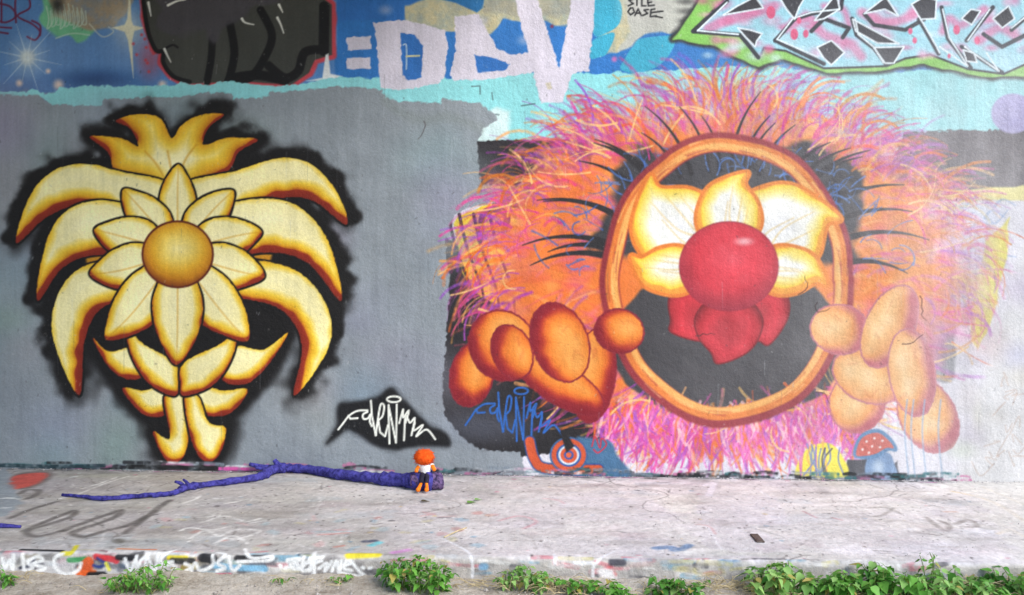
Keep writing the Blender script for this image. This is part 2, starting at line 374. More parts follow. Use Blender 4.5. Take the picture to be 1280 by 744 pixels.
# black spray halo first
halo = Z([(10, 345), (30, 215), (70, 150), (150, 120), (140, 80), (210, 40), (330, 25), (440, 35), (500, 100), (590, 115), (660, 190), (690, 340), (655, 460), (600, 600), (555, 600), (540, 480), (545, 520), (480, 610), (440, 700), (390, 728), (300, 724), (280, 650), (180, 560), (175, 470), (150, 640), (90, 560), (70, 420), (40, 330)])
for pl in allp:
    W.fill(pl, (22, 20, 20), None, soft=30, grow=12, smooth=True, alpha=0.8, rb=9)
for pl in petals+[crown]:
    W.fill([(x+(-7 if x < 222 else 7), y-4) for x, y in pl], (20, 18, 18), p_gl, soft=11, grow=8, smooth=True, alpha=0.97, rb=5, rough=1)
W.fill(Z([(150, 240), (520, 240), (560, 400), (540, 520), (440, 640), (420, 700), (300, 706), (280, 650), (180, 530), (120, 400)]), (20, 18, 18), p_gl, soft=16, smooth=True)
for pl in lower: W.fill(pl, (20, 18, 18), p_gl, soft=10, grow=7, smooth=True)
W.fill(Z([(200, 170), (330, 130), (470, 170), (520, 270), (480, 380), (330, 420), (190, 380), (160, 270)]), (196, 134, 30), p_gl, soft=4, smooth=True)
def gold(pl, shift=(5, -5), k=1.0):
    pid = part('petal', None, p_gl)
    W.fill(pl, BLK, pid, soft=1.5, grow=2.6, smooth=True)
    W.fill(pl, None, pid, soft=1.3, smooth=True, rough=0.5, stops=[(-7, RED), (-1.2, (146, 46, 22)), (0.0, (196, 116, 24)), (1.6*k, (222, 164, 30)), (4.6*k, (240, 202, 66)), (8.5*k, CREAM), (40, (249, 240, 190))], shift=shift, sn=2.2)
for pl in lower: gold(pl, (1, -6), 1.2)
gold(crown, (0, -6), 3.2)
W.stroke(Z([(330, 262), (328, 180), (318, 120)]), 2, AMB, alpha=0.7, soft=3); W.stroke(Z([(332, 200), (350, 140), (372, 108)]), 2, AMB, alpha=0.7, soft=3); W.stroke(Z([(328, 205), (300, 150), (275, 120)]), 2, AMB, alpha=0.7, soft=3)
for pl, sh in zip(petals, [(-2, -9), (-2, -9), (-9, -3), (2, -9), (2, -9), (9, -3)]): gold(pl, sh, 1.7)
order = [9, 7, 8, 5, 6, 3, 4, 1, 2, 0]
for i in order:
    gold(ring[i], (0, -5), 1.3)
    p = np.array(ring[i]); W.stroke([p[0]*0.5+p[8]*0.5, (p[2]+p[6])/2, p[4]], 1.8, AMB, alpha=0.65, soft=2.5, w2=0.6)
p_disc = part('amber_disc', 'round amber centre of the golden plume', p_gl)
dpl = ell(222, 318, 43, 40)
W.fill(dpl, (96, 36, 18), p_disc, soft=1.6, grow=2.6)
W.fill(dpl, None, p_disc, soft=1.4, stops=[(-8, (130, 60, 16)), (2, (196, 128, 22)), (12, (222, 168, 44)), (26, (240, 210, 104)), (40, (246, 228, 150))], shift=(1, -7), sn=1.5)

# ------------------------------------------------------------------ signature tags
S8 = lambda p: zz(390, 440, 3.282, p)
SIG = [[(108, 318), (130, 290), (152, 262), (186, 242), (228, 240)], [(150, 262), (158, 274), (187, 272)], [(228, 246), (210, 256), (212, 274), (230, 272), (240, 256), (238, 285), (246, 304)],
       [(242, 200), (246, 262), (262, 342)], [(262, 342), (270, 280), (282, 216), (296, 222), (290, 262), (272, 280)], [(272, 280), (280, 330), (300, 346), (312, 300)],
       [(318, 376), (314, 218), (345, 372), (348, 216)], [(358, 292), (374, 236), (374, 268), (398, 240), (384, 290)], [(378, 362), (384, 262), (402, 290), (422, 272), (408, 342)],
       [(422, 290), (418, 322), (455, 300), (428, 346), (470, 318), (506, 358)]]
def sig(f, col, pid, w):
    for st in SIG: W.stroke(S8([f(*q) for q in st]), w, col, pid, soft=1.1, smooth=len(st) > 4)
    e = ell(336, 194, 28, 12); W.stroke(S8([f(*q) for q in e]+[f(*e[0])]), w, col, pid, soft=1.1)
p_sb = part('black_spray_cloud', 'black sprayed cloud behind the white signature')
cl = S8([(60, 375), (100, 300), (115, 215), (200, 205), (270, 185), (325, 150), (370, 190), (420, 245), (480, 300), (550, 340), (560, 385), (490, 385), (400, 385), (330, 400), (260, 380), (200, 345), (150, 320), (110, 340)])
W.fill(cl, (30, 30, 32), None, soft=16, smooth=True, alpha=0.9)
W.fill(cl, (22, 22, 24), p_sb, soft=7, smooth=True, rb=2)
p_sg = part('white_signature', 'white sprayed signature on the black cloud', p_sb)
sig(lambda x, y: (x, y), (238, 238, 226), p_sg, 2.5)

# ------------------------------------------------------------------ shaggy burst (right)
p_bu = part('shaggy_burst_mural', 'shaggy orange and pink burst with a red centred flower')
ORA, PNK, VIO, LOR = (222, 104, 38), (206, 66, 138), (160, 78, 172), (238, 172, 96)
BC = (905, 335)
def R(th):
    c, s_ = math.cos(th), math.sin(th)
    rx = 335 if c > 0 else 325; ry = 225 if s_ < 0 else 225
    return 1/math.sqrt((c/rx)**2+(s_/ry)**2)
for k in range(3):
    pl = []
    for i in range(90):
        th = i/90*2*math.pi; r = R(th)*(0.93-0.07*k)*(1+0.05*math.sin(i*2.3+k)+0.04*RNG.normal())
        if 0.55 < math.sin(th): r *= 0.98
        pl.append((BC[0]+r*math.cos(th), BC[1]+r*math.sin(th)))
    W.fill(pl, [(214, 92, 142), (222, 112, 76), (226, 118, 50)][k], p_bu, soft=[34, 30, 26][k], rb=8, alpha=[0.55, 0.85, 1.0][k], mottled=0.12, smooth=False)
# mottling inside the fur
for k in range(220):
    th = RNG.random()*2*math.pi; r = R(th)*(0.45+0.5*RNG.random())
    c = [ORA, (236, 138, 60), PNK, (218, 96, 70), (236, 160, 84)][RNG.integers(5)]
    W.haze(BC[0]+r*math.cos(th), BC[1]+r*math.sin(th), 14+22*RNG.random(), 10+18*RNG.random(), c, 0.5)
# magenta fringe at the foot
for k in range(60):
    x = 740+RNG.random()*330
    W.haze(x, 515+RNG.random()*45-0.0002*(x-905)**2, 26, 22, [(206, 74, 166), (214, 100, 176), (190, 80, 170)][RNG.integers(3)], 0.6, p_bu)
for k in range(900):
    th = RNG.random()*2*math.pi; r = R(th)*(0.42+0.5*RNG.random()); sd_ = 1 if math.cos(th) > 0 else -1
    x, y = BC[0]+r*math.cos(th), BC[1]+r*math.sin(th); t = th+RNG.normal()*0.5; L_ = 22+40*RNG.random(); pts = [(x, y)]
    for q in range(4):
        x += math.cos(t)*L_/4; y += math.sin(t)*L_/4; t += sd_*0.3*RNG.random(); pts.append((x, y))
    c = [PNK, (206, 104, 160), VIO, (238, 146, 70), (216, 92, 60), (240, 170, 96), (224, 110, 110)][RNG.integers(7)]
    W.stroke(pts, 2+4*RNG.random(), c, p_bu, soft=2.5+3*RNG.random(), alpha=0.25+0.35*RNG.random(), w2=1, n=2)
# dark heart of the burst
W.fill([(764, 262), (770, 210), (800, 186), (850, 192), (905, 176), (960, 186), (1010, 178), (1060, 196), (1082, 240), (1066, 300), (1050, 330), (760, 320)], (58, 57, 60), p_bu, soft=14, rb=7, smooth=True)
W.fill([(762, 430), (796, 370), (850, 340), (970, 340), (1024, 364), (1056, 430), (1030, 490), (950, 526), (880, 528), (796, 492)], (62, 60, 62), p_bu, soft=5, rb=2, smooth=True)
# bristles
def bristle(x, y, th, L, curl, w, c, a=0.85, soft=1.4):
    pts = [(x, y)]; n = 5; t = th
    for i in range(n):
        x += math.cos(t)*L/n; y += math.sin(t)*L/n; t += curl/n; pts.append((x, y))
    W.stroke(pts, w, c, None if a < 0.4 else p_bu, soft=soft, alpha=a, w2=w*RNG.uniform(0.25, 1.3), n=2, dry=0.35)
for k in range(1700):
    th = RNG.random()*2*math.pi; up = -math.sin(th)
    if -0.75 < up < -0.15 and RNG.random() < 0.75: continue
    f = 0.62+0.33*RNG.random()**0.45; r = R(th)*f
    if f < 0.78 and RNG.random() < 0.45: continue
    x, y = BC[0]+r*math.cos(th), BC[1]+r*math.sin(th)
    side = 1 if math.cos(th) > 0 else -1
    L = 30+48*RNG.random(); L *= 0.8 if f < 0.75 else 1
    q = RNG.random()
    c = PNK if q < 0.34 else VIO if q < 0.56 else ORA if q < 0.84 else LOR
    c = tuple(np.clip(np.array(c)+RNG.normal(size=3)*10, 0, 255))
    bristle(x, y, th+RNG.normal()*0.35 - side*0.25*max(up, 0), L, side*(0.7+1.5*RNG.random())*(1 if up > -0.2 else -0.4), 1.3+3.2*RNG.random()**1.6, c, 0.35+0.55*RNG.random(), 1.2+2.6*RNG.random()**2)
for k in range(380):     # fringe at the foot
    x = 735+RNG.random()*340; y = 500+RNG.random()*60
    c = [PNK, (206, 74, 166), (232, 120, 190), ORA, (240, 190, 190), VIO][RNG.integers(6)]
    bristle(x, y, math.pi/2+RNG.normal()*0.35, 20+28*RNG.random(), RNG.normal()*0.5, 2+2*RNG.random(), c, 0.75)
for k in range(46):      # pale long hairs
    th = RNG.random()*2*math.pi; r = R(th)*(0.72+0.22*RNG.random())
    bristle(BC[0]+r*math.cos(th), BC[1]+r*math.sin(th), th+RNG.normal()*0.6, 40+30*RNG.random(), RNG.normal()*1.0, 2.4, (238, 190, 120), 0.9)
for k in range(26):      # black lashes round the dark heart
    th = math.pi+0.1+(k+RNG.normal()*0.5)/25*(math.pi-0.2); r = R(th)*(0.47+0.1*abs(math.sin(th)))
    x, y = BC[0]+r*0.98*math.cos(th), BC[1]+r*math.sin(th)+6
    side = 1 if math.cos(th) > 0 else -1
    L = 70+38*RNG.random(); pts = [(x, y)]; t = th
    for i in range(5):
        x += math.cos(t)*L/5; y += math.sin(t)*L/5; t += side*0.14; pts.append((x, y))
    W.stroke(pts, 8.5 if abs(math.cos(th)) > .5 else 6, (44, 42, 44), p_bu, soft=1.6, w2=1.0, n=2)
for k in range(90):      # blue scribbles between them
    th = math.pi+RNG.random()*math.pi; r = R(th)*(0.52+0.16*RNG.random())
    bristle(BC[0]+r*math.cos(th), BC[1]+r*math.sin(th)+6, th+RNG.normal()*0.8, 16+22*RNG.random(), RNG.normal()*1.2, 2.0, [(62, 100, 172), (80, 120, 190)][RNG.integers(2)], 0.8)
# outer leaves under the flower, orange to crimson
def lobe(cx, cy, rx, ry, rot, shift=(0, 0), stops=None, nm='petal', lab=None, out=(132, 34, 46)):
    pid = part(nm, lab, p_bu); pl = ell(cx, cy, rx, ry, rot)
    W.fill(pl, out, pid, soft=1.6, grow=2.2, rough=0.8)
    W.fill(pl, None, pid, soft=1.6, stops=stops, shift=(shift[0]*1.7, shift[1]*1.7), sn=3.0, rough=0.6)
    for q in range(7):
        t = RNG.random()*6.28; x, y = cx+rx*0.6*math.cos(t), cy+ry*0.6*math.sin(t)
        W.stroke([(x, y), (x+RNG.normal()*5, y+9+RNG.normal()*3)], 2.5, (190, 84, 44), alpha=0.22, soft=3, smooth=False)
    return pid
FS = [(-14, (124, 26, 40)), (-4, (142, 34, 40)), (1, (176, 58, 38)), (6, (216, 104, 40)), (12, (230, 132, 50)), (24, (236, 158, 76))]
FC = (911, 338)
p_ring = part('brushed_ring', 'orange and crimson brushed ring round the flower', p_bu)
def ring_pts(rx, ry, dy=0, n=26, a0=0.0):
    return [(FC[0]-2+rx*math.cos(a0+2*math.pi*q/n)*(1+0.012*math.sin(q*2.1)), FC[1]+12+dy+ry*math.sin(a0+2*math.pi*q/n)*(1+0.012*math.cos(q*1.7))) for q in range(n+1)]
W.stroke(ring_pts(146, 172), 25, (140, 46, 52), p_ring, soft=3, n=4)
W.stroke(ring_pts(143, 168, -1), 16, (218, 118, 52), p_ring, soft=2.5, n=4)
W.stroke(ring_pts(140, 165, -2), 8, (236, 174, 92), p_ring, soft=3, n=4, alpha=0.85)
for k in range(90):
    t = RNG.random()*2*math.pi; rx = 137+15*RNG.random(); q0 = 0.08+0.14*RNG.random()
    W.stroke([(FC[0]-2+rx*math.cos(t+q0*h), FC[1]+12+(rx+25)*math.sin(t+q0*h)) for h in (0, .5, 1)], 1.5+2*RNG.random(), [(166, 60, 50), (226, 140, 64), (240, 190, 116), (196, 88, 44)][RNG.integers(4)], p_ring, alpha=0.5, soft=2, w2=0.8)
for a, c0 in [(54, 0), (126, 0), (90, 1)]:
    t = math.radians(a); pid = part('petal', 'crimson lower petal of the flower' if a == 90 else None, p_bu); pl = petal(t, 30, 116 if a == 90 else 104, 42, 0.3, 0, FC)
    W.fill(pl, (110, 24, 30), pid, soft=1.6, grow=2, smooth=True)
    W.fill(pl, None, pid, soft=1.6, smooth=True, stops=[(-3, (120, 26, 32)), (5, (176, 36, 44)), (14, (204, 44, 54)), (30, (176, 40, 48))], shift=(0, 6), sn=2)
CS = [(-6, (228, 140, 48)), (2.5, (232, 150, 52)), (5, (238, 200, 60)), (13, (240, 222, 130)), (22, (236, 234, 222)), (60, (232, 232, 232))]
for a, L, w, r0 in [(218, 150, 56, 24), (-38, 150, 60, 24), (270, 122, 40, 24), (180, 122, 30, 30), (0, 122, 30, 30)]:
    t = math.radians(a); pid = part('petal', None, p_bu); pl = petal(t, r0, L, w, 0.55, 0, FC)
    W.fill(pl, (222, 118, 44), pid, soft=1.8, grow=4.5, smooth=True)
    W.fill(pl, None, pid, soft=1.8, smooth=True, stops=CS, shift=(0, -3), sn=2.5)
    p = np.array(pl)
    for q in (1, 3, 5, 7):
        W.stroke([np.array(FC)+(p[4]-FC)*0.35, (p[4]*0.3+p[q]*0.3+np.array(FC)*0.4), (p[4]*0.55+p[q]*0.35+np.array(FC)*0.1)], 2.0, (226, 176, 70), alpha=0.6, soft=3, w2=0.6)
p_red = part('red_disc', 'glossy red round centre of the flower', p_bu)
dpl = ell(911, 333, 61, 55)
W.fill(dpl, (150, 36, 50), p_red, soft=2.2, grow=1.5)
W.fill(dpl, None, p_red, soft=2, stops=[(-8, (160, 40, 54)), (4, (180, 44, 56)), (16, (206, 46, 58)), (34, (220, 54, 66)), (60, (224, 70, 82))], shift=(3, -10), sn=2.5)
W.haze(930, 302, 18, 8, (240, 190, 190), 0.8)
# orange rounded lobes heaped left and right of the flower
for a in [(590, 468, 26, 40, 0.25, (5, -7)), (628, 432, 40, 44, -0.6, (5, -6)), (742, 470, 26, 58, 0.12, (-3, -8)), (700, 480, 62, 24, 0.55, (0, -7)), (640, 440, 24, 34, -0.35, (6, 0)), (700, 428, 34, 50, -0.35, (7, 4)), (774, 414, 30, 26, 0.2, (6, -2))]:
    lobe(*a, stops=FS, nm='orange_lobe')
FP = [(-12, (168, 70, 82)), (-4, (178, 82, 86)), (1, (204, 118, 84)), (6, (224, 140, 72)), (13, (230, 160, 90)), (26, (238, 188, 122))]
for a in [(1160, 520, 34, 48, -0.5, (-5, -6)), (1072, 502, 34, 38, 0.3, (-4, -3)), (1086, 470, 46, 32, 0.4, (-4, 0)), (1050, 412, 36, 30, 0.2, (-7, -2)), (1112, 408, 30, 54, 0.45, (-6, -4)), (1140, 466, 28, 54, -0.15, (-6, -2))]:
    lobe(*a, stops=FP, nm='orange_lobe', out=(176, 92, 100))
# blue signature on the black patch
p_sg2 = part('blue_signature', 'blue sprayed signature on the black patch', p_blk)
sig(lambda x, y: (x*1.0+522, (y-194)*1.13+160), (44, 98, 176), p_sg2, 2.4)
# orange snail curl at the foot of the wall
p_sn = part('orange_swirl', 'orange and blue spiral letter near the wall foot')
W.fill([(700, 600), (704, 562), (722, 545), (760, 550), (790, 590), (790, 600)], (70, 108, 140), p_sn, soft=4, rb=3)
W.stroke([(662, 552), (668, 574), (684, 586), (748, 587)], 15, (40, 74, 130), p_sn, soft=2)
W.stroke([(662, 552), (668, 574), (684, 586), (748, 587)], 11.5, (200, 84, 48), p_sn, soft=1.6)
for r, c in [(24, (60, 96, 140)), (21.5, (202, 86, 52)), (15.5, (44, 86, 150)), (13, (204, 214, 220)), (10.5, (204, 88, 54)), (6, (40, 80, 150)), (3.6, (205, 95, 60))]:
    W.fill(ell(711, 569, r, r*0.95), c, p_sn, soft=1.5)
W.fill([(700, 540), (708, 540), (718, 558), (708, 566)], (38, 36, 38), p_sn, soft=2)
p_rt = part('red_tag', None)
W.stroke([(740, 558), (744, 546), (750, 560), (752, 548), (758, 556), (748, 566), (742, 562)], 1.8, (190, 50, 70), p_rt)
# toadstool and yellow bug shape at the foot
p_ms = part('toadstool_painting', 'small painted toadstool with red spotted cap at the wall foot')
W.fill([(1056, 596), (1060, 576), (1086, 574), (1094, 584), (1104, 590), (1122, 576), (1124, 594), (1170, 590), (1176, 600), (1056, 602)], (48, 48, 54), p_ms, soft=2, rb=1.5)
W.fill([(1084, 598), (1086, 570), (1110, 566), (1118, 580), (1120, 598)], (96, 130, 172), p_ms, soft=2.5, smooth=True)
W.haze(1098, 584, 12, 16, (190, 208, 224), 0.8)
W.fill([(1068, 568), (1076, 546), (1096, 538), (1112, 548), (1120, 562), (1110, 562), (1096, 570), (1080, 572)], (76, 118, 160), p_ms, soft=2, smooth=True, grow=2)
W.fill([(1070, 568), (1077, 548), (1096, 541), (1110, 550), (1117, 560), (1108, 560), (1095, 567), (1080, 570)], (192, 82, 70), p_ms, soft=1.6, smooth=True)
for x, y in [(1083, 552), (1093, 548), (1103, 551), (1090, 558), (1078, 562), (1100, 559), (1086, 566)]: W.haze(x, y, 2.6, 2.6, (245, 240, 235), 1)
p_bg = part('yellow_blot', 'yellow painted blot with black strokes at the wall foot')
W.fill([(998, 598), (1002, 570), (1014, 556), (1038, 556), (1052, 572), (1056, 596)], (230, 212, 52), p_bg, soft=2.5, smooth=True, rb=2)
for k in range(16):
    x = 1000+RNG.random()*52
    W.stroke([(x, 552+10*RNG.random()), (x+RNG.normal()*4, 575), (x+RNG.normal()*7, 594)], 2.2, [(200, 80, 160), (226, 150, 60), (40, 40, 50), (90, 110, 170)][RNG.integers(4)], p_bg, alpha=0.8)
for x in (1134, 1142, 1156, 1176): W.stroke([(x, 500), (x-3, 540), (x+2, 596)], 2.2, (120, 152, 186), p_pale, alpha=0.7)
# ------------------------------------------------------------------ block letters and marker writing at the top
LIL = (212, 205, 216)
B = lambda p: zz(420, 0, 2.977, p)
p_eq = part('block_letter', 'roller painted lilac equals sign')
for pl in ([(40, 140), (128, 135), (132, 184), (44, 188)], [(40, 216), (128, 212), (128, 256), (38, 258)]): W.fill(B(pl), LIL, p_eq, soft=1.4, rough=1.0)
p_d = part('block_letter', 'roller painted lilac letter D')
W.fill(B([(138, 84), (250, 74), (330, 90), (405, 112), (418, 170), (402, 285), (378, 312), (228, 338), (166, 326), (150, 150)]), LIL, p_d, soft=1.4, rough=1.2)
W.fill(B([(240, 124), (292, 130), (326, 172), (318, 288), (270, 300), (248, 280)]), (48, 110, 182), p_bl, soft=1.4, rough=1.0)
W.stroke(B([(262, 258), (262, 172), (250, 168)]), 1.5, (190, 205, 215), p_bl); W.stroke(B([(262, 210), (310, 208)]), 2.2, (205, 200, 150), p_bl)
p_a = part('block_letter', 'roller painted lilac letter A')
W.fill(B([(442, 60), (532, 54), (560, 110), (596, 180), (650, 206), (722, 194), (742, 268), (640, 284), (560, 296), (440, 302), (424, 282), (446, 190)]), LIL, p_a, soft=1.4, rough=1.2)
W.fill(B([(514, 204), (600, 218), (646, 240), (630, 264), (528, 270)]), (48, 110, 182), p_bl, soft=1.4, rough=1.0)
p_v = part('block_letter', 'roller painted lilac letter V')
W.fill(B([(640, -640), (664, -10), (692, 110), (720, 210), (740, 300), (764, 384), (846, 382), (880, 272), (942, 262), (968, -10), (1000, -640), (900, -640), (876, 0), (830, 256), (784, 100), (746, -10), (740, -640)]), LIL, p_v, soft=1.5, rough=1.2)
for x, y in [(185, 38), (545, 80), (700, 150)]: W.haze(420+x/2.977, y/2.977, 14, 10, (196, 190, 206), 0.5)
W.fill(B([(780, 310), (800, 308), (804, 330), (786, 334)]), (200, 190, 170), p_v, soft=1.2, rough=1)
for st in [[(505, 322), (536, 320), (536, 350)], [(690, 394), (740, 386)], [(580, 345), (584, 372)], [(595, 425), (606, 428)]]: W.stroke(B(st), 1.2, (70, 90, 92), smooth=False)
p_mk = part('marker_writing', 'black marker writing on a pale grey patch')
W.haze(806, 8, 44, 44, (192, 190, 182), 0.9)
SIT = [[(1108, -4), (1090, 2), (1106, 14), (1088, 22)], [(1120, -4), (1120, 20)], [(1130, -4), (1146, -4)], [(1138, -4), (1138, 22), (1152, 22)], [(1176, -4), (1160, -2), (1162, 22), (1184, 20)], [(1160, 10), (1174, 8)],
       [(1096, 30), (1086, 44), (1096, 56), (1110, 46), (1104, 30), (1094, 32)], [(1112, 58), (1124, 34), (1136, 58)], [(1116, 50), (1132, 50)], [(1162, 36), (1146, 38), (1160, 50), (1142, 58)], [(1186, 34), (1172, 36), (1170, 62), (1192, 60)], [(1172, 48), (1184, 46)], [(1184, 46), (1216, 42)], [(1190, 62), (1214, 66)]]
for st in SIT: W.stroke(B(st), 2.1, (34, 34, 36), p_mk, soft=1.1, smooth=False)
for y in (2, 14, 26): W.haze(858, y, 20, 7, (60, 60, 58), 0.7)
# wildstyle piece in the top corner
p_ws = part('wildstyle_lettering', 'pink and pale blue wildstyle lettering with green and black outline')
Wz = lambda p: zz(780, 0, 2.56, p)
outer = [(236, -600), (240, 4), (158, 126), (290, 146), (370, 190), (430, 214), (500, 190), (560, 204), (650, 236), (800, 226), (960, 204), (1020, 222), (1150, 246), (1400, 240), (1900, 230), (3200, 240), (3200, -600)]
W.fill(Wz(outer), (46, 46, 46), p_ws, soft=7, grow=4, rb=2)
W.fill(Wz(outer), (128, 190, 84), p_ws, soft=2.2, rb=1.5)
inner = [(280, -600), (322, 2), (222, 100), (372, 112), (430, 182), (446, 150), (520, 160), (640, 215), (690, 214), (842, 208), (900, 184), (980, 172), (1100, 218), (1214, 234), (1290, 200), (1400, 216), (1500, 180), (3200, 190), (3200, -600)]
W.fill(Wz(inner), (36, 36, 40), p_ws, soft=2, grow=2.6)
W.fill(Wz(inner), (152, 206, 218), p_ws, soft=1.4)
r2 = np.random.default_rng(5)
for k in range(130):
    x, y = 250+r2.random()*1150, r2.random()*190
    W.haze(780+x/2.56, y/2.56, 9+12*r2.random(), 5+7*r2.random(), [(214, 120, 160), (226, 160, 188), (198, 222, 232), (126, 198, 214), (206, 96, 140)][r2.integers(5)], 0.65)
for st, w in [([(270, 92), (340, 60), (420, 40), (480, 20)], 13), ([(520, 90), (590, 60), (640, 110), (720, 140), (760, 180)], 12), ([(760, 40), (830, 70), (900, 60), (960, 20)], 11), ([(1020, 100), (1040, 60), (1080, 80), (1150, 30)], 10), ([(1140, 130), (1200, 90), (1260, 120)], 11), ([(640, 20), (700, 30), (720, 80)], 8)]:
    W.stroke(Wz(st), w, (210, 112, 152), p_ws, soft=6, alpha=0.75)
for st in [[(222, 100), (330, 4)], [(222, 100), (372, 112), (430, 184)], [(484, 130), (545, 62), (600, 44), (694, 28), (700, -20)], [(484, 130), (640, 204)], [(600, 100), (640, 60), (720, 90), (700, 120)], [(730, 60), (744, 112), (800, 154), (840, 206)], [(770, 46), (800, 80), (900, 96), (960, 62)], [(944, 62), (1006, 172)], [(1016, 24), (1036, 124), (1110, 218)], [(1096, 130), (1180, 24)], [(1080, 150), (1210, 232)], [(1150, 110), (1210, 150), (1290, 110)], [(1240, 96), (1300, 44), (1300, -20)]]:
    W.stroke(Wz(st), 5.2, (44, 46, 52), p_ws, soft=1.6, smooth=False)
blacks = [[(318, 48), (362, 20), (420, -10), (446, 26), (390, 36)], [(496, -10), (580, -10), (560, 24), (546, 62), (520, 30)], [(364, 90), (402, 96), (442, 108), (424, 132), (420, 150), (390, 120)], [(618, 152), (664, 130), (706, 168), (664, 208), (640, 186)], [(800, 152), (896, 150), (864, 202), (836, 202)], [(768, 44), (838, -10), (878, 52), (834, 30)], [(732, 62), (880, 140), (812, 138), (742, 100)], [(640, 60), (690, 30), (680, -20), (610, 66)], [(920, 14), (960, -10), (1000, 0), (996, 60), (950, 62)], [(1080, 60), (1110, 30), (1140, 36), (1112, 80)], [(1085, 160), (1120, 170), (1130, 200), (1096, 196)], [(1180, 60), (1230, 20), (1250, 60), (1210, 90)], [(1300, 80), (1350, 20), (1380, 90)], [(1480, 60), (1540, 10), (1560, 100)]]
for b_ in blacks:
    W.fill(Wz(b_), (52, 52, 56), p_ws, soft=1.4)
    W.stroke(Wz(b_+[b_[0]]), 2.0, (226, 236, 238), p_ws, soft=1.0, smooth=False)
for st in [[(236, 98), (330, 8)], [(236, 98), (366, 110)], [(490, 126), (540, 60), (600, 40), (690, 30)], [(490, 126), (620, 182)], [(740, 60), (750, 110), (800, 150), (830, 200)], [(950, 62), (1000, 150), (1010, 170)], [(1010, 150), (1100, 212), (1040, 120), (1020, 30)], [(1090, 150), (1200, 228), (1160, 170)], [(1100, 130), (1170, 30)], [(1240, 90), (1290, 50)]]:
    W.stroke(Wz(st), 2.0, (226, 238, 240), p_ws, soft=1.1, smooth=False)
for x, y, r in [(545, 110, 7), (582, 108, 5), (560, 66, 4), (1064, 96, 6), (916, 100, 4), (930, 130, 4), (1040, 180, 3), (1130, 130, 5), (470, 40, 8)]:
    W.fill(ell(780+x/2.56, y/2.56, r*0.7, r), (214, 84, 120), p_ws, soft=1.6)
p_or = part('lilac_orb', 'pale lilac rounded blot at the edge of the blue band')
W.fill(ell(1266, 142, 27, 25), (158, 150, 196), p_or, soft=2.5)
# --- bright veil put into the paint colour, growing to a plain pale end
p_wh = part('pale_veil_end', 'plain pale right end of the wall, bright veil put into its colour')
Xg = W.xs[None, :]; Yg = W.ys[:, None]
veil = np.clip((Xg-760)/460, 0, 1)*0.46*np.clip((Yg+60)/160, 0.35, 1) + 0*Yg
veil = veil*(1+0.5*W.nb+0.25*W.nm)
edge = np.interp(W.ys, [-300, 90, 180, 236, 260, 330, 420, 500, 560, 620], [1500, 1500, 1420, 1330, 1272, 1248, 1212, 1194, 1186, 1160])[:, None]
end_veil = np.clip((Xg-edge+26*W.nb+10*W.nm)/34, 0, 1); end_veil = end_veil*end_veil*(3-2*end_veil)
a = np.clip(np.maximum(veil, end_veil), 0, 0.985).astype(np.float32)
W.put((slice(None), slice(None)), a, (206, 204, 202)); W.ID[end_veil > 0.6] = p_wh
# stains on the pale right end
for k in range(26):
    x, y = 1200+RNG.random()*160, 300+RNG.random()*290
    W.haze(x, y, 10+40*RNG.random(), 8+40*RNG.random(), (186+RNG.normal()*8, 182+RNG.normal()*8, 176+RNG.normal()*8), 0.4)
for k in range(18):
    x, y = 1235+RNG.random()*50, 470+RNG.random()*110
    W.stroke([(x, y), (x+8*RNG.normal(), y+6*RNG.normal()), (x+12*RNG.normal(), y+10*RNG.normal())], 1.6, (180, 150, 130), alpha=0.35)
# --- foot of the wall: splashed, blackened joint
def base_v(u): return 594+SL*(u-640)
p_ft = part('wall_foot_smears', 'black, white and pink paint smears along the wall foot')
for k in range(190):
    u = RNG.random()*1200; v = base_v(u)-1-RNG.random()**2*9
    c = [(30, 32, 34), (44, 46, 50), (60, 110, 112), (220, 220, 222), (196, 110, 150), (36, 36, 40), (120, 130, 140)][RNG.integers(7)]
    L = 8+34*RNG.random()
    W.stroke([(u, v), (u+L*0.5, v+RNG.normal()*1.2), (u+L, v+SL*L)], 2+3.0*RNG.random(), c, p_ft, alpha=0.85, soft=1.6, dry=0.6)
W.stroke([(-20, base_v(-20)-4), (70, base_v(70)-3), (130, base_v(130)-5)], 5, (40, 60, 66), p_ft, dry=0.5)
W.stroke([(270, base_v(270)-3), (330, base_v(330)-3)], 4, (216, 90, 160), p_ft, dry=0.4)
W.stroke([(160, base_v(160)-4), (270, base_v(270)-3)], 6, (32, 32, 32), p_ft, dry=0.4)
# --- chips, drips, hairline cracks and pocks over everything
for k in range(500):
    x, y = RNG.random()*1300-10, RNG.random()*600
    s_ = 0.5+0.8*RNG.random()
    c = [(205, 205, 200), (70, 70, 72), (170, 172, 172), (40, 40, 42)][RNG.integers(4)]
    W.stroke([(x, y), (x+RNG.normal()*1.0, y+RNG.normal()*1.4)], s_, c, alpha=0.45, smooth=False)
for k in range(60):
    x, y = RNG.random()*1300, 60+RNG.random()*480; L = 10+50*RNG.random()
    W.stroke([(x, y), (x+RNG.normal()*0.6, y+L)], 1.0, (200, 203, 205) if k % 2 else (90, 94, 98), alpha=0.28, smooth=False, w2=0.4)
def crack(x, y, t, n, c=(62, 50, 50)):
    pts = [(x, y)]
    for i in range(n):
        t += RNG.normal()*0.5; x += math.cos(t)*5; y += math.sin(t)*5; pts.append((x, y))
    W.stroke(pts, 1.3, c, alpha=0.75, smooth=False, w2=0.6)
crack(998, 368, 0.1, 6); crack(1022, 378, 1.5, 6); crack(1020, 490, -0.3, 5); crack(1150, 370, 1.2, 7); crack(530, 152, 1.4, 5); crack(870, 420, 0.4, 5); crack(1128, 430, 0.8, 6)

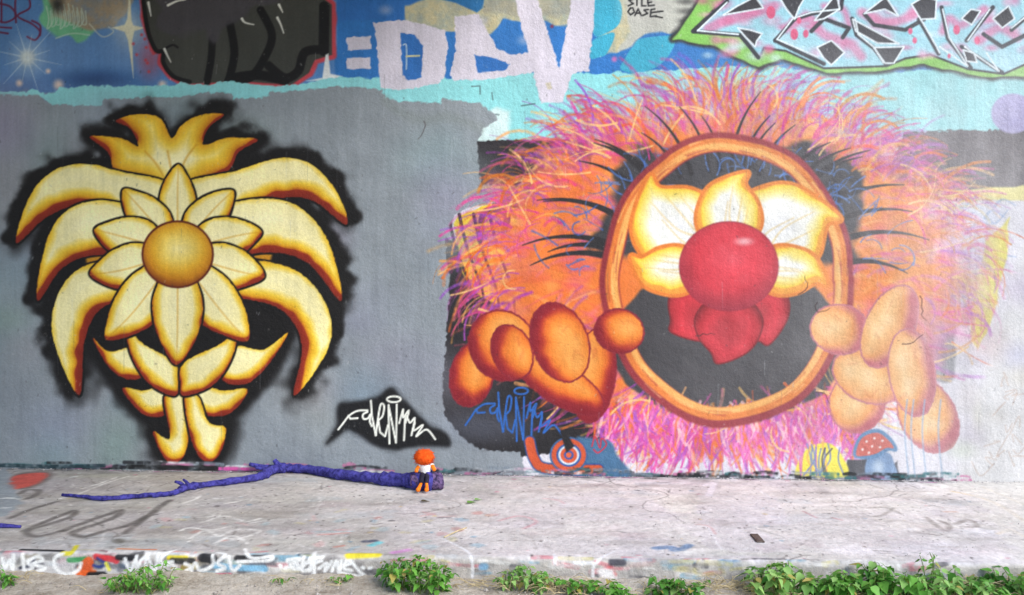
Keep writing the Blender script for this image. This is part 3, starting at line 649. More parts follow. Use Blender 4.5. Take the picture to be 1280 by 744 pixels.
# uneven coverage: roller and spray passes, wall grain showing through
st1 = vnoise(W.xs, W.ys, 2.4, 21, 34); st2 = vnoise(W.xs, W.ys, 9, 22, 160); gr1 = vnoise(W.xs, W.ys, 1.7, 23); bl = vnoise(W.xs, W.ys, 26, 24)
W.C *= (1+0.035*st1+0.04*st2+0.055*gr1+0.07*bl+0.06*W.nb)[..., None]
sp = (gr1+0.5*W.nf+0.35*bl > 0.66).astype(np.float32)*0.25      # tiny pinholes of bare concrete
W.C = W.C*(1-sp[..., None])+np.array((168, 166, 162), np.float32)*sp[..., None]
wall = empty('graffiti_wall', (0, 0, 0))
tag(wall, 'long concrete wall covered in layered spray paint behind the ledge', 'wall')
M_wall = painted_mat('wall_paint', 0.12, 0.8, 0.6, 0.7)
rough_hi = np.clip((W.xs-560)/120, 0, 1)
def wall_pos(X, Y):
    relief = 0.0012*W.nm*(0.4+0.6*rough_hi[None, :]) + 0.006*W.nb
    return np.stack([(X-640)/PPM, relief, ZC+(372-Y)/PPM], -1)
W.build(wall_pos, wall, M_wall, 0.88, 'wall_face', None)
M_conc = simple_mat('bare_concrete', (120, 116, 110), (160, 156, 148), 6, 0.9, 0.4, 40)
def box_mesh(name, x0, x1, y0, y1, z0, z1, mat, bev=0.0):
    import bmesh
    bm = bmesh.new(); bmesh.ops.create_cube(bm, size=1)
    for v in bm.verts: v.co = ((x0+x1)/2+v.co.x*(x1-x0), (y0+y1)/2+v.co.y*(y1-y0), (z0+z1)/2+v.co.z*(z1-z0))
    if bev: bmesh.ops.bevel(bm, geom=bm.edges, offset=bev, segments=2, affect='EDGES')
    me = bpy.data.meshes.new(name); bm.to_mesh(me); bm.free(); me.materials.append(mat); return me
wz1 = ZC+(372+132)/PPM
link('wall_body', box_mesh('wall_body', (WX[0]-640)/PPM+.01, (WX[-1]-640)/PPM-.01, 0.02, 0.4, -0.35, wz1-.004, M_conc), wall)

# ------------------------------------------------------------------ bridge deck overhead (out of frame), the shade the wall stands in
deck = link('bridge_deck', box_mesh('bridge_deck', -14, 0.3, -3.7, 0.7, wz1+.004, wz1+0.6, M_conc, 0.03)); tag(deck, kind='structure')

# ================================================================== THE LEDGE
DEP = D - ZC*F/(697-372)             # ledge depth in metres
DU = DEP*PPM; RB = 5.0; FRONT = 21.0
def ledge_pt(P):
    P = np.asarray(P, float); u, v = P[:, 0]-640, P[:, 1]-372
    t = ZC/(v/F-SL*u/F); X = t*u/F; b = (D-t)*PPM
    tf = D-DEP; Xf = tf*u/F; bf = DU+(-SL*Xf-(ZC-tf*v/F))*PPM     # on the front face
    fr = b > DU
    return np.stack([640+np.where(fr, Xf, X)*PPM, np.where(fr, bf, b)], 1)
LX = axis(60, 1240, 1.3, -800, 2000, 5.0)
LX = np.unique(np.concatenate([axis(0, 1280, 1.3, -800, 2000, 6.0)]))
LY = np.concatenate([np.arange(-4, 40, 2.0), np.arange(40, DU-8, 2.4), np.arange(DU-8, DU+FRONT+4, 0.9)])
L = Canvas(LX, LY, (186, 183, 182)); L.map = ledge_pt; part = L.part
for k in range(700):
    x, y = RNG.random()*1700-200, RNG.random()*DU
    g = np.interp(x, [100, 500, 700, 1100], [172, 190, 216, 222])+RNG.normal()*13  # concrete colour lightens rightwards, a bright veil put into it
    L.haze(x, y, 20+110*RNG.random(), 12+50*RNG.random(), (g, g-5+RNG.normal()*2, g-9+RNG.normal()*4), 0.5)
for k in range(130):                    # old overpainted smears
    x, y = RNG.random()*1500-100, 15+RNG.random()*(DU-20)
    c = [(206, 202, 200), (196, 190, 186), (150, 146, 142), (188, 168, 170), (166, 176, 182)][RNG.integers(5)]
    w = 30+70*RNG.random(); t = RNG.normal()*0.25
    L.map = None; L.fill([(x, y), (x+w, y+w*t), (x+w*1.1, y+w*t+14+18*RNG.random()), (x+w*0.1, y+16+16*RNG.random())], c, soft=8, rb=6, alpha=0.38, mottled=0.5)
for k in range(900):                    # scuffs and scratches
    x, y = RNG.random()*1500-100, RNG.random()*DU
    t = RNG.normal()*0.5+(0 if k % 3 else 1.2); Ls = 6+44*RNG.random()**2
    c = [(224, 222, 220), (232, 230, 228), (140, 134, 130), (120, 116, 112)][RNG.integers(4)]
    L.stroke([(x, y), (x+Ls*math.cos(t)*0.5, y+Ls*math.sin(t)*0.5+RNG.normal()*2), (x+Ls*math.cos(t), y+Ls*math.sin(t))], 1.2+2.2*RNG.random(), c, alpha=0.62, dry=0.7)
for k in range(300):                    # paint specks
    x, y = RNG.random()*1400-60, RNG.random()*DU; s_ = 0.9+2.6*RNG.random()**3
    c = [(236, 236, 236), (90, 86, 88), (200, 120, 140), (110, 150, 176), (60, 60, 62), (220, 190, 120)][RNG.integers(6)]
    L.fill(ell(x, y, s_*1.2, s_, RNG.random()*3, 9), c, soft=1.4, alpha=0.55, rough=1)
for k in range(46):  # mostly pale patches, painting the bright veil over the right half
    x, y = 560+RNG.random()*800, 10+RNG.random()*(DU-70); w, h = 40+90*RNG.random(), 40+90*RNG.random(); sk = RNG.normal()*16
    c = [(220, 215, 210), (214, 210, 206), (222, 218, 208), (186, 180, 180), (206, 200, 206)][RNG.integers(5)]
    L.fill([(x, y), (x+w, y+RNG.normal()*4), (x+w+sk, y+h), (x+sk, y+h+RNG.normal()*5)], c, soft=5, rb=3, alpha=0.42, mottled=0.35)
for k in range(90):
    x, y = 120+RNG.random()*500, 30+RNG.random()*(DU-50); c0 = RNG.random()*6
    L.stroke([(x, y), (x+20*math.cos(c0), y+14*math.sin(c0)), (x+36*math.cos(c0+.9), y+20*math.sin(c0+.9))], 2.5+3*RNG.random(), (216, 212, 206), alpha=0.4, dry=0.7, soft=2.5)
for k in range(40):
    x, y = 300+RNG.random()*330, 190+RNG.random()*(DU-200)
    L.fill(ell(x, y, 3+8*RNG.random(), 2+5*RNG.random(), RNG.random()*3, 12), [(120, 170, 196), (206, 150, 150), (196, 186, 130), (150, 180, 190), (200, 120, 110)][RNG.integers(5)], soft=4, alpha=0.4, rough=2)
L.fill([(-800, -10), (2000, -10), (2000, 3), (-800, 4)], (70, 68, 70), soft=10, alpha=0.5, rb=4)   # grime in the joint
L.fill([(-800, -10), (2000, -10), (2000, 10), (-800, 12)], (96, 90, 86), soft=40, alpha=0.45, rb=12, mottled=0.3)
for k in range(120):
    x, y = RNG.random()*1300, RNG.random()**1.6*DU
    L.haze(x, y, 12+50*RNG.random(), 6+20*RNG.random(), (134, 128, 120), 0.35 if x < 560 else 0.2)
for k in range(700):
    x, y = RNG.random()*1350-30, RNG.random()*DU
    L.fill(ell(x, y, 0.8+1.2*RNG.random(), 0.8+1.8*RNG.random(), 0, 6), [(90, 86, 82), (120, 114, 108), (232, 230, 226), (70, 66, 64)][RNG.integers(4)], soft=1.2, alpha=0.7)
for k in range(130):
    x = RNG.random()*1250; y = 1+RNG.random()*9
    L.stroke([(x, y), (x+10+25*RNG.random(), y+RNG.normal()*1.5)], 2+3*RNG.random(), [(40, 40, 44), (224, 222, 226), (190, 120, 165), (60, 66, 74), (130, 150, 160)][RNG.integers(5)], alpha=0.7, dry=0.7, smooth=False)
for x, y, t0, n in [(300, 60, 1.3, 40), (760, 10, 1.5, 46), (1010, 120, 0.4, 30), (520, 200, 0.2, 30), (900, 330, 2.8, 26), (200, 240, 0.1, 26)]:
    pts = [(x, y)]
    for q in range(n): t0 += RNG.normal()*0.32; x += 6*math.cos(t0); y += 6*math.sin(t0); pts.append((x, y))
    L.stroke(pts, 2.0, (104, 98, 94), smooth=False, alpha=0.6, w2=0.8, soft=1.5)
L.map = ledge_pt
K = lambda p: zz(0, 570, 3.2, p)
p_rd = part('red_blot', 'faded red oval paint blot by the wall foot')
L.fill(K([(35, 92), (60, 74), (110, 64), (190, 62), (214, 76), (190, 100), (120, 130), (60, 132), (36, 112)]), (112, 100, 96), p_rd, soft=12, smooth=True, alpha=0.8)
L.fill(K([(35, 100), (60, 80), (110, 70), (180, 68), (190, 78), (160, 104), (90, 128), (50, 130)]), (206, 92, 82), p_rd, soft=8, smooth=True, rb=2)
p_bo = part('grey_blue_overspray', 'blue grey overspray at the left end of the ledge')
L.fill(K([(-300, 40), (30, 50), (34, 100), (70, 150), (75, 200), (10, 240), (-300, 240)]), (146, 156, 164), p_bo, soft=9, rb=6, alpha=0.85)
for st in [[(0, 170), (40, 168), (75, 172)], [(5, 208), (38, 206)], [(285, 86), (305, 82)]]: L.stroke(K(st), 5, (222, 226, 226), alpha=0.85, dry=0.4)
p_ee = part('faded_script', 'big faded dark script lettering on the ledge')
for st, w in [([(80, 150), (110, 136), (155, 138), (140, 158), (105, 172)], 9), ([(40, 250), (120, 215), (230, 182)], 8), ([(100, 300), (180, 262), (270, 228), (296, 218), (290, 240), (200, 272), (130, 290), (105, 306), (150, 322), (250, 300)], 9),
              ([(250, 300), (360, 258), (440, 232), (480, 218), (470, 240), (400, 268), (310, 298), (290, 312), (340, 322), (420, 300), (510, 278), (590, 240), (650, 196), (680, 178)], 10), ([(590, 240), (540, 280), (500, 310)], 9)]:
    L.stroke(K(st), w*0.78, (100, 95, 92), p_ee, soft=4, alpha=0.85, dry=0.25)
L.fill(ell(478, 340, 24, 9)*np.array([1/3.2, 1/3.2])+np.array([0, 570]), (104, 100, 92), p_ee, soft=6, alpha=0.8)
p_ch = part('chalk_scrawl', 'pale chalky scrawls across the ledge')
for st in [[(720, 300), (760, 288), (840, 296), (900, 286)], [(760, 330), (820, 300), (880, 320), (940, 296), (1040, 300), (960, 330), (900, 330)], [(830, 260), (900, 240), (980, 262), (1040, 250)], [(860, 350), (930, 320), (990, 350)], [(730, 190), (780, 174), (800, 160)], [(520, 86), (600, 76)], [(330, 130), (400, 110), (470, 84)], [(240, 170), (320, 150), (420, 110), (520, 80)], [(900, 190), (960, 180), (1010, 170)]]:
    L.stroke(K(st), 4, (236, 234, 230), p_ch, soft=2.2, alpha=0.8, dry=0.5)
L2 = lambda p: zz(380, 570, 3.2, p)
for c, al, pts in [((206, 150, 150), .5, [(470, 240), (520, 232)]), ((206, 150, 150), .45, [(540, 244), (600, 240)]), ((216, 140, 150), .45, [(780, 260), (860, 240), (930, 262), (880, 290)]), ((214, 150, 156), .4, [(960, 170), (1010, 176), (1040, 190)]), ((170, 205, 215), .6, [(30, 304), (190, 302)]), ((205, 120, 110), .6, [(60, 316), (180, 308)]), ((214, 110, 90), .7, [(125, 364), (155, 360)]), ((60, 66, 90), .8, [(246, 342), (280, 340)]), ((110, 200, 210), .8, [(270, 358), (300, 346)]), ((206, 140, 200), .85, [(360, 386), (416, 376)]), ((60, 60, 64), .6, [(540, 245), (580, 248)])]:
    L.stroke(L2(pts), 8 if al > .7 else 4, c, soft=3, alpha=al, dry=0.3)
L3 = lambda p: zz(760, 570, 2.46, p)
for c, al, w, pts in [((84, 118, 160), .75, 13, [(150, 284), (190, 280), (205, 290)]), ((84, 118, 160), .7, 11, [(225, 288), (250, 274)]), ((76, 122, 160), .85, 12, [(356, 326), (396, 328)]), ((170, 90, 100), .5, 3, [(600, 170), (640, 190)]), ((196, 110, 110), .5, 3, [(690, 190), (720, 198)]), ((196, 110, 110), .4, 3, [(270, 210), (310, 216), (330, 240)]), ((226, 226, 230), .6, 3, [(310, 220), (330, 260), (350, 288)]), ((226, 226, 230), .6, 3, [(450, 95), (500, 130)]), ((230, 226, 232), .7, 10, [(300, 90), (325, 84), (310, 120)]), ((206, 100, 110), .7, 5, [(60, 330), (130, 324)]), ((80, 80, 90), .7, 6, [(10, 322), (60, 320)]), ((128, 122, 114), .5, 6, [(800, 160), (850, 158), (900, 178)]), ((128, 122, 114), .5, 6, [(790, 186), (840, 184), (880, 160)]), ((120, 112, 104), .5, 7, [(980, 190), (1010, 215), (1040, 230), (1050, 215), (1020, 200)]), ((120, 112, 104), .5, 7, [(1070, 210), (1110, 196), (1136, 216), (1090, 220)]), ((206, 150, 120), .5, 6, [(1036, 172), (1070, 172)]), ((222, 190, 130), .45, 8, [(1060, 110), (1150, 130), (1220, 160), (1280, 200)]), ((222, 190, 130), .45, 6, [(1150, 96), (1210, 120), (1280, 150)]), ((222, 190, 130), .4, 6, [(1200, 240), (1240, 228), (1280, 250)])]:
    L.stroke(L3(pts), w*0.8, c, soft=3, alpha=al, dry=0.3)
p_wl = part('pale_veil_patch', 'pale right end of the ledge, bright veil put into its colour')
L.fill([(1180, 598), (1210, 620), (1236, 650), (1262, 690), (1300, 704), (1700, 704), (1700, 596)], (212, 208, 200), p_wl, soft=26, rb=12, alpha=0.85, mottled=0.2)  # the wall's bright veil carried on in the ledge colour
# front face of the ledge: tags
L.map = None
p_ff = part('front_edge_paint', 'layered paint on the front edge of the ledge')
L.fill([(-800, DU-1), (2000, DU-1), (2000, DU+40), (-800, DU+40)], (178, 172, 164), p_ff, soft=4, rb=1.5, alpha=0.85, mottled=0.1)
for k in range(260):
    x = (RNG.random()*900+110) if k % 3 else (RNG.random()*330+140); y = DU-6+RNG.random()*FRONT*0.9
    c = [(228, 226, 222), (216, 214, 212), (150, 146, 142), (60, 60, 66), (120, 160, 180), (200, 110, 120), (190, 180, 120), (196, 192, 190)][RNG.integers(8)]
    L.stroke([(x, y), (x+6+22*RNG.random(), y+RNG.normal()*1.5)], 2+4*RNG.random(), c, p_ff, alpha=0.6, dry=0.6, smooth=False)
L.map = ledge_pt
L.fill(K([(-40, 388), (80, 380), (240, 372), (470, 384), (520, 396), (500, 470), (300, 482), (20, 470), (-40, 470)]), (196, 194, 194), p_ff, soft=3, rb=1.5, alpha=0.8)
for k in range(34):
    x, y = 60+RNG.random()*1000, 392+RNG.random()*55; w = 24+60*RNG.random()
    L.fill(K([(x, y-10), (x+w, y-12), (x+w+8, y+12), (x-6, y+14)]), [(66, 66, 70), (96, 98, 104), (120, 118, 116), (84, 100, 120), (140, 134, 120)][RNG.integers(5)], p_ff, soft=2.5, rough=1.5, alpha=0.75)
L.fill(L2([(-10, 402), (250, 400), (256, 484), (-10, 486)]), (132, 128, 126), p_ff, soft=5, rb=3, alpha=0.8)
for c, w, pts in [((30, 30, 34), 6, [(86, 374), (160, 376), (250, 378)]), ((40, 44, 60), 4, [(80, 440), (120, 430), (140, 400)]), ((206, 196, 50), 7, [(250, 382), (290, 380), (306, 358)]), ((70, 150, 90), 7, [(276, 408), (340, 404)]), ((214, 90, 44), 14, [(330, 440), (355, 415), (350, 450)]), ((220, 96, 40), 9, [(316, 462), (376, 458)]), ((196, 52, 60), 9, [(384, 394), (440, 400), (464, 408)]), ((50, 66, 130), 4, [(390, 400), (420, 420), (400, 434), (374, 428)]), ((32, 32, 34), 10, [(360, 468), (414, 466)]), ((30, 30, 34), 8, [(470, 394), (540, 396)]), ((214, 128, 80), 5, [(470, 372), (620, 376)]), ((216, 196, 40), 7, [(676, 396), (744, 398)]), ((56, 56, 56), 9, [(690, 408), (770, 410)]), ((40, 40, 44), 14, [(810, 398), (850, 404)]), ((150, 130, 70), 9, [(734, 436), (780, 434)]), ((34, 34, 36), 10, [(950, 402), (1060, 402)]), ((126, 176, 206), 9, [(860, 430), (960, 440), (1060, 442)]), ((206, 90, 110), 4, [(830, 470), (920, 466)]), ((226, 220, 80), 5, [(424, 420), (436, 444)])]:
    L.stroke(K(pts), w*0.6, c, p_ff, soft=1.5, alpha=1.0, dry=0.1)
p_tg = part('white_tag', 'white tag lettering on the front edge of the ledge', p_ff)
WT = [[(10, 400), (20, 440), (40, 410), (50, 450), (54, 390)], [(90, 385), (100, 455), (130, 440), (110, 415), (150, 395), (170, 410), (130, 425), (180, 440), (150, 455)], [(250, 384), (220, 400), (222, 440), (260, 464), (310, 450), (324, 420)],
      [(500, 400), (520, 445), (540, 405)], [(545, 390), (548, 440), (560, 410), (600, 385)], [(580, 450), (590, 395), (620, 455), (634, 385)], [(700, 378), (650, 392), (644, 418), (690, 412)], [(644, 430), (700, 428), (680, 470), (760, 440), (740, 420)], [(760, 470), (780, 420), (800, 450), (850, 430), (850, 390)], [(870, 385), (900, 390), (870, 420), (900, 440), (868, 452)], [(915, 395), (930, 450), (960, 430)], [(980, 372), (1000, 398), (1085, 394), (1070, 410), (950, 414)],
      [(1120, 428), (1124, 430)], [(1142, 436), (1146, 436)], [(1150, 408), (1200, 404), (1160, 430), (1200, 445), (1180, 410)], [(1216, 396), (1210, 450), (1250, 440)], [(1210, 420), (1240, 416)], [(1262, 384), (1256, 470)], [(1240, 400), (1290, 396)]]
for st in WT: L.stroke(K(st), 3.1, (236, 236, 234), p_tg, soft=1.4, alpha=0.95)
WT2 = [[(0, 430), (30, 404), (22, 450)], [(44, 396), (40, 478)], [(30, 420), (70, 410)], [(60, 440), (90, 420), (84, 450), (110, 415)], [(112, 450), (130, 412), (140, 455), (150, 410)], [(160, 430), (190, 418), (170, 410), (160, 440), (190, 450)], [(184, 406), (220, 450), (240, 474), (150, 460)], [(234, 436), (238, 438)], [(262, 440), (268, 440)]]
for st in WT2: L.stroke(L2(st), 3.0, (238, 238, 236), p_tg, soft=1.4, alpha=0.95)
L.stroke(L2([(180, 394), (296, 394)]), 7, (222, 206, 60), p_ff, soft=2)
p_rf = part('red_splash', 'small red paint splash on the front edge', p_ff)
L.fill(ell(1222/3.2+380, 460/3.2+570, 7, 5.5), (206, 60, 64), p_rf, soft=3, rough=2)
L.fill([(745, 710), (752, 706), (766, 708), (772, 722), (756, 724)], (226, 222, 220), p_ff, soft=3)
for st in [[(550, 330), (600, 352), (650, 380), (672, 410), (674, 475)], [(1160, 520), (1156, 440), (1180, 410), (1240, 384)], [(1080, 414), (1160, 420)], [(1000, 395), (1004, 420)]]:
    L.stroke(L2(st), 2.6, (226, 226, 228), p_ff, soft=1.4, alpha=0.85)
for c, pts in [((110, 160, 196), [(712, 434), (724, 434)]), ((190, 190, 190), [(540, 394), (600, 398)]), ((56, 56, 66), [(1232, 416), (1276, 416)])]: L.stroke(L2(pts), 6, c, p_ff, soft=2, alpha=0.8)

def ledge_pos(X, B):
    x = (X-640)/PPM
    chip = (0.5+L.nm)*0.6+(0.5+L.nf)*0.3
    r = RB*(0.7+0.9*np.clip(L.nb+L.nm*0.8+0.3, 0, 1.2))
    a = np.clip((B-(DU-r))/(r*1.57), 0, 1)*math.pi/2
    y = np.where(B < DU-r, B, np.where(a < math.pi/2, DU-r+r*np.sin(a), DU))
    down = np.where(B < DU-r, 0, np.where(a < math.pi/2, r-r*np.cos(a), r+(B-(DU-r+1.57*r))))
    rel = 0.7*L.nm*(B > 10)+0.8*L.nb
    return np.stack([x, -y/PPM, -SL*x-down/PPM+rel/PPM*0.6], -1)
ledge = empty('concrete_ledge', (0, 0, 0)); tag(ledge, kind='structure')
M_ledge = painted_mat('ledge_paint', 0.22, 1.0, 0.8, 0.85)
gl1 = vnoise(L.xs, L.ys, 2.6, 31); gl2 = vnoise(L.xs, L.ys, 7, 32); gl3 = vnoise(L.xs, L.ys, 60, 33, 6)
L.C *= (1+0.09*gl1+0.08*gl2+0.03*gl3)[..., None]
L.build(ledge_pos, ledge, M_ledge, 0.92, 'ledge_surface')

# ================================================================== THE GROUND
GZ = -FRONT*0.93/PPM
gx = np.concatenate([-np.geomspace(400, 2.6, 26), np.arange(-2.5, 2.51, 0.018), np.geomspace(2.6, 400, 26)])
gy = np.concatenate([np.geomspace(300, 0.5, 10), -np.arange(0, DEP-0.1, 0.4), -np.arange(DEP-0.09, DEP+0.62, 0.014), -np.geomspace(DEP+0.64, 400, 34)])
GXm, GYm = np.meshgrid(gx, gy)
def gnoise(X, Y, s_):
    q = np.sin(X*7.1*s_+2*np.sin(Y*5.3*s_))+np.sin(Y*9.7*s_+1.7*np.sin(X*6.1*s_))+0.6*np.sin((X*13.3-Y*17.1)*s_+np.sin(X*23*s_))
    return q/2.6
mask = np.exp(-np.clip(np.abs(GYm+DEP+0.25)-0.4, 0, None)/1.5)
GZm = GZ-SL*np.clip(GXm, -30, 30) + mask*(0.008*gnoise(GXm, GYm, 1)+0.004*gnoise(GXm, GYm, 3.7)+0.0022*RNG.normal(size=GXm.shape)*(np.abs(GYm+DEP+.25) < .4)) + 0.022*np.exp(-((GYm+DEP)/0.07)**2)*(0.5+0.5*gnoise(GXm, GYm, 0.8))
GZm = np.where(GYm > -DEP+0.03, GZ-SL*np.clip(GXm, -30, 30)-0.25, GZm)
ny, nx = GXm.shape; gi = np.arange(ny*nx).reshape(ny, nx)
gq = np.stack([gi[1:, :-1], gi[1:, 1:], gi[:-1, 1:], gi[:-1, :-1]], -1).reshape(-1, 4)
m, t, b = nodes('dirt', 0.95)
tc = t.nodes.new('ShaderNodeTexCoord')
n1 = noise_node(t, 7, 8, 0.7, tc.outputs['Object']); n2 = noise_node(t, 90, 5, 0.7, tc.outputs['Object'])
ad = t.nodes.new('ShaderNodeMath'); ad.operation = 'MULTIPLY_ADD'; ad.inputs[1].default_value = 0.6; t.links.new(n2.outputs[0], ad.inputs[0]); t.links.new(n1.outputs[0], ad.inputs[2])
rp = ramp_node(t, ad.outputs[0], [(0.5, (116, 104, 90)), (0.72, (166, 156, 142)), (0.95, (196, 188, 176))])
t.links.new(rp.outputs[0], b.inputs['Base Color'])
bp = t.nodes.new('ShaderNodeBump'); bp.inputs['Strength'].default_value = 0.8; bp.inputs['Distance'].default_value = 0.01
t.links.new(n2.outputs[0], bp.inputs['Height']); t.links.new(bp.outputs[0], b.inputs['Normal']); b.inputs['Specular IOR Level'].default_value = 0.1
M_dirt = m
ground = link('ground', mesh('ground', np.stack([GXm, GYm, GZm], -1).reshape(-1, 3), gq.tolist(), M_dirt)); tag(ground, kind='structure')
def ground_z(x): return GZ-SL*x
def gpt(u, v):                # photo pixel on the ground plane in front of the ledge
    du, dv = (u-640)/F, (v-372)/F
    t = (ZC-GZ)/(dv-SL*du); return Vector((t*du, -D+t, ZC-t*dv))
def lpt(u, v):                # photo pixel on the ledge top
    du, dv = (u-640)/F, (v-372)/F
    t = ZC/(dv-SL*du); return Vector((t*du, -D+t, ZC-t*dv))

# ================================================================== THE PAINTED BRANCH
def tube(pts, radii, seg=10, wob=0.0, caps=True):
    P = [Vector(p) for p in pts]; vs_, fs = [], []
    for i, p in enumerate(P):
        d = (P[min(i+1, len(P)-1)]-P[max(i-1, 0)]).normalized()
        a = d.cross(Vector((0, 0, 1)));  a = a if a.length > 1e-3 else Vector((1, 0, 0)); a.normalize(); b_ = d.cross(a)
        for k in range(seg):
            th = 2*math.pi*k/seg; r = radii[i]*(1+wob*random.uniform(-1, 1))
            vs_.append(p+a*(r*math.cos(th))+b_*(r*math.sin(th)))
    for i in range(len(P)-1):
        for k in range(seg):
            k2 = (k+1) % seg; fs.append((i*seg+k, i*seg+k2, (i+1)*seg+k2, (i+1)*seg+k))
    if caps: fs.append(tuple(range(seg))[::-1]); fs.append(tuple(range((len(P)-1)*seg, len(P)*seg)))
    return vs_, fs
def smooth3(pts, n=6):
    return [tuple(q) for q in spline(pts, False, n)]
def branch_path(uvr, lift=0.0):
    out, rad = [], []
    for u, v, r in uvr:
        rr = r/PPM*0.95
        p = lpt(u, v+r*0.9); p.z += rr+lift; p.y += 0; out.append(tuple(p)+(rr,))
    s_ = spline(out, False, 6)
    return [tuple(q[:3]) for q in s_], [q[3] for q in s_]
M_br = simple_mat('violet_bark', (36, 33, 96), (88, 84, 178), 46, 0.8, 1.0, 150)
_r = [q for q in M_br.node_tree.nodes if q.type == 'VALTORGB'][0].color_ramp
_e = _r.elements.new(0.70); _e.color = (*lin((92, 88, 176)), 1); _e = _r.elements.new(0.73); _e.color = (*lin((112, 92, 84)), 1)
M_bk = simple_mat('speckled_bark', (44, 38, 70), (120, 96, 140), 60, 0.8, 0.9, 90)
br = empty('painted_branch', tuple(lpt(430, 600))); tag(br, 'long crooked branch painted violet blue, lying against the wall foot', 'branch')
def child_world(o, par): o.parent = par; o.matrix_parent_inverse.identity(); o.location = -Vector(par.location); return o
main = [(78, 619, 1.5), (100, 621, 2.0), (128, 624, 2.6), (160, 622, 2.6), (200, 619, 2.8), (218, 617, 3.2), (234, 610, 4.2), (262, 606, 3.6), (300, 601, 4.2), (326, 596, 4.6), (344, 587, 6.0), (362, 586, 5.4), (390, 588, 5.8), (420, 593, 6.2), (450, 597, 6.8), (480, 600, 7.4), (506, 602, 8.4), (522, 603, 10), (540, 603, 10.5)]
pp, rr = branch_path(main)
pp = [tuple(Vector(q)+Vector((0, random.gauss(0, .0022), abs(random.gauss(0, .002))))) for q in pp]
rr = [r*(1+random.gauss(0, .07)+(0.25 if random.random() < .09 else 0)) for r in rr]
v_, f_ = tube(pp, rr, 12, 0.1); child_world(link('stem', mesh('stem', v_, f_, M_br)), br)
for tw in [[(234, 611, 3.2), (226, 604, 2.4), (219, 602, 1.6)], [(238, 608, 2.6), (233, 602, 2.0), (229, 599, 1.2)], [(350, 586, 5.0), (330, 584, 4.0), (312, 580, 2.6)], [(354, 587, 5), (347, 580, 4.2), (343, 574.5, 3)], [(344, 590, 3.6), (330, 586, 2.6), (320, 585, 1.8)]]:
    base = lpt(tw[0][0], tw[0][1]+tw[0][2]); pts = []
    for u, v, r in tw:
        du, dv = (u-640)/F, (v-372)/F; t_ = base.y+D; pts.append((t_*du, base.y-0.004, ZC-t_*dv))
    rad = [q[2]/PPM*0.9 for q in tw]
    v_, f_ = tube(smooth3(pts, 4), [float(x) for x in np.interp(np.linspace(0, 1, 4*(len(tw)-1)+1), np.linspace(0, 1, len(tw)), rad)], 8, 0.08)
    child_world(link('twig', mesh('twig', v_, f_, M_br)), br)
e0 = Vector(pp[-1]); pts = [tuple(e0-Vector((0.1, 0, 0))), tuple(e0-Vector((0.04, 0, -.001))), tuple(e0+Vector((0.02, 0, 0))), tuple(e0+Vector((0.055, 0.004, 0.004)))]
v_, f_ = tube(smooth3(pts, 5), list(np.interp(range(16), [0, 4, 10, 13, 15], [.034, .041, .044, .038, .022])), 14, 0.16)
child_world(link('butt_end', mesh('butt_end', v_, f_, M_bk)), br)
v_, f_ = tube(*[(lambda a, r: (a, r))(*branch_path([(-60, 656, 2.0), (-20, 658, 2.4), (6, 658, 2.2), (26, 659, 1.4)]))][0], 8, 0.08)
tw = link('twig', mesh('violet_twig', v_, f_, M_br)); tw.name = 'painted_twig'; tag(tw, 'short violet painted twig on the ledge below the red blot', 'twig')

# ================================================================== THE SMALL PLUSH DOLL (plain, faceless)
M_or = simple_mat('orange_plush', (226, 74, 14), (244, 104, 30), 60, 0.95, 0.8, 160)
M_of = simple_mat('orange_felt', (236, 112, 20), (248, 140, 40), 60, 0.9, 0.5, 160)
M_wt = simple_mat('white_cotton', (222, 220, 216), (240, 238, 234), 40, 0.9, 0.4, 120)
M_dk = simple_mat('dark_cloth', (28, 26, 40), (46, 42, 60), 40, 0.9, 0.4, 120)
db = lpt(533, 612); db.y -= 0.02
doll = empty('plush_doll', tuple(db)); tag(doll, 'little orange plush doll in a white shirt sitting on the branch end', 'doll')
PX = (db.y+D)/F                     # metres per photo pixel at the doll
def lathe_blob(c, prof, ax=(1, 1), seg=20, jit=0.0, tilt=0.0):
    vs_, fs = [], []
    for z, r in prof:
        for k in range(seg):
            th = 2*math.pi*k/seg; q = r*(1+jit*random.uniform(-1, 1))
            vs_.append(Vector((c[0]+q*math.cos(th)*ax[0]+tilt*z, c[1]+q*math.sin(th)*ax[1], c[2]+z)))
    n = len(prof)
    for i in range(n-1):
        for k in range(seg):
            k2 = (k+1) % seg; fs.append((i*seg+k, i*seg+k2, (i+1)*seg+k2, (i+1)*seg+k))
    fs.append(tuple(range(seg))[::-1]); fs.append(tuple(range((n-1)*seg, n*seg)))
    return vs_, fs
def P2(u, v, dy=0.0): return Vector(((u-533)*PX, dy, (611-v)*PX+0.002))
def ball(rx, rz, n=9): return [(-rz*math.cos(math.pi*i/(n-1)), max(rx*math.sin(math.pi*i/(n-1)), rx*0.04)) for i in range(n)]
hc = P2(530.5, 570)
v_, f_ = lathe_blob(hc, ball(12.2*PX, 10*PX, 13), (1, 0.85), 28, 0.05)
hd = link('head', mesh('head', v_, f_, M_or), doll)
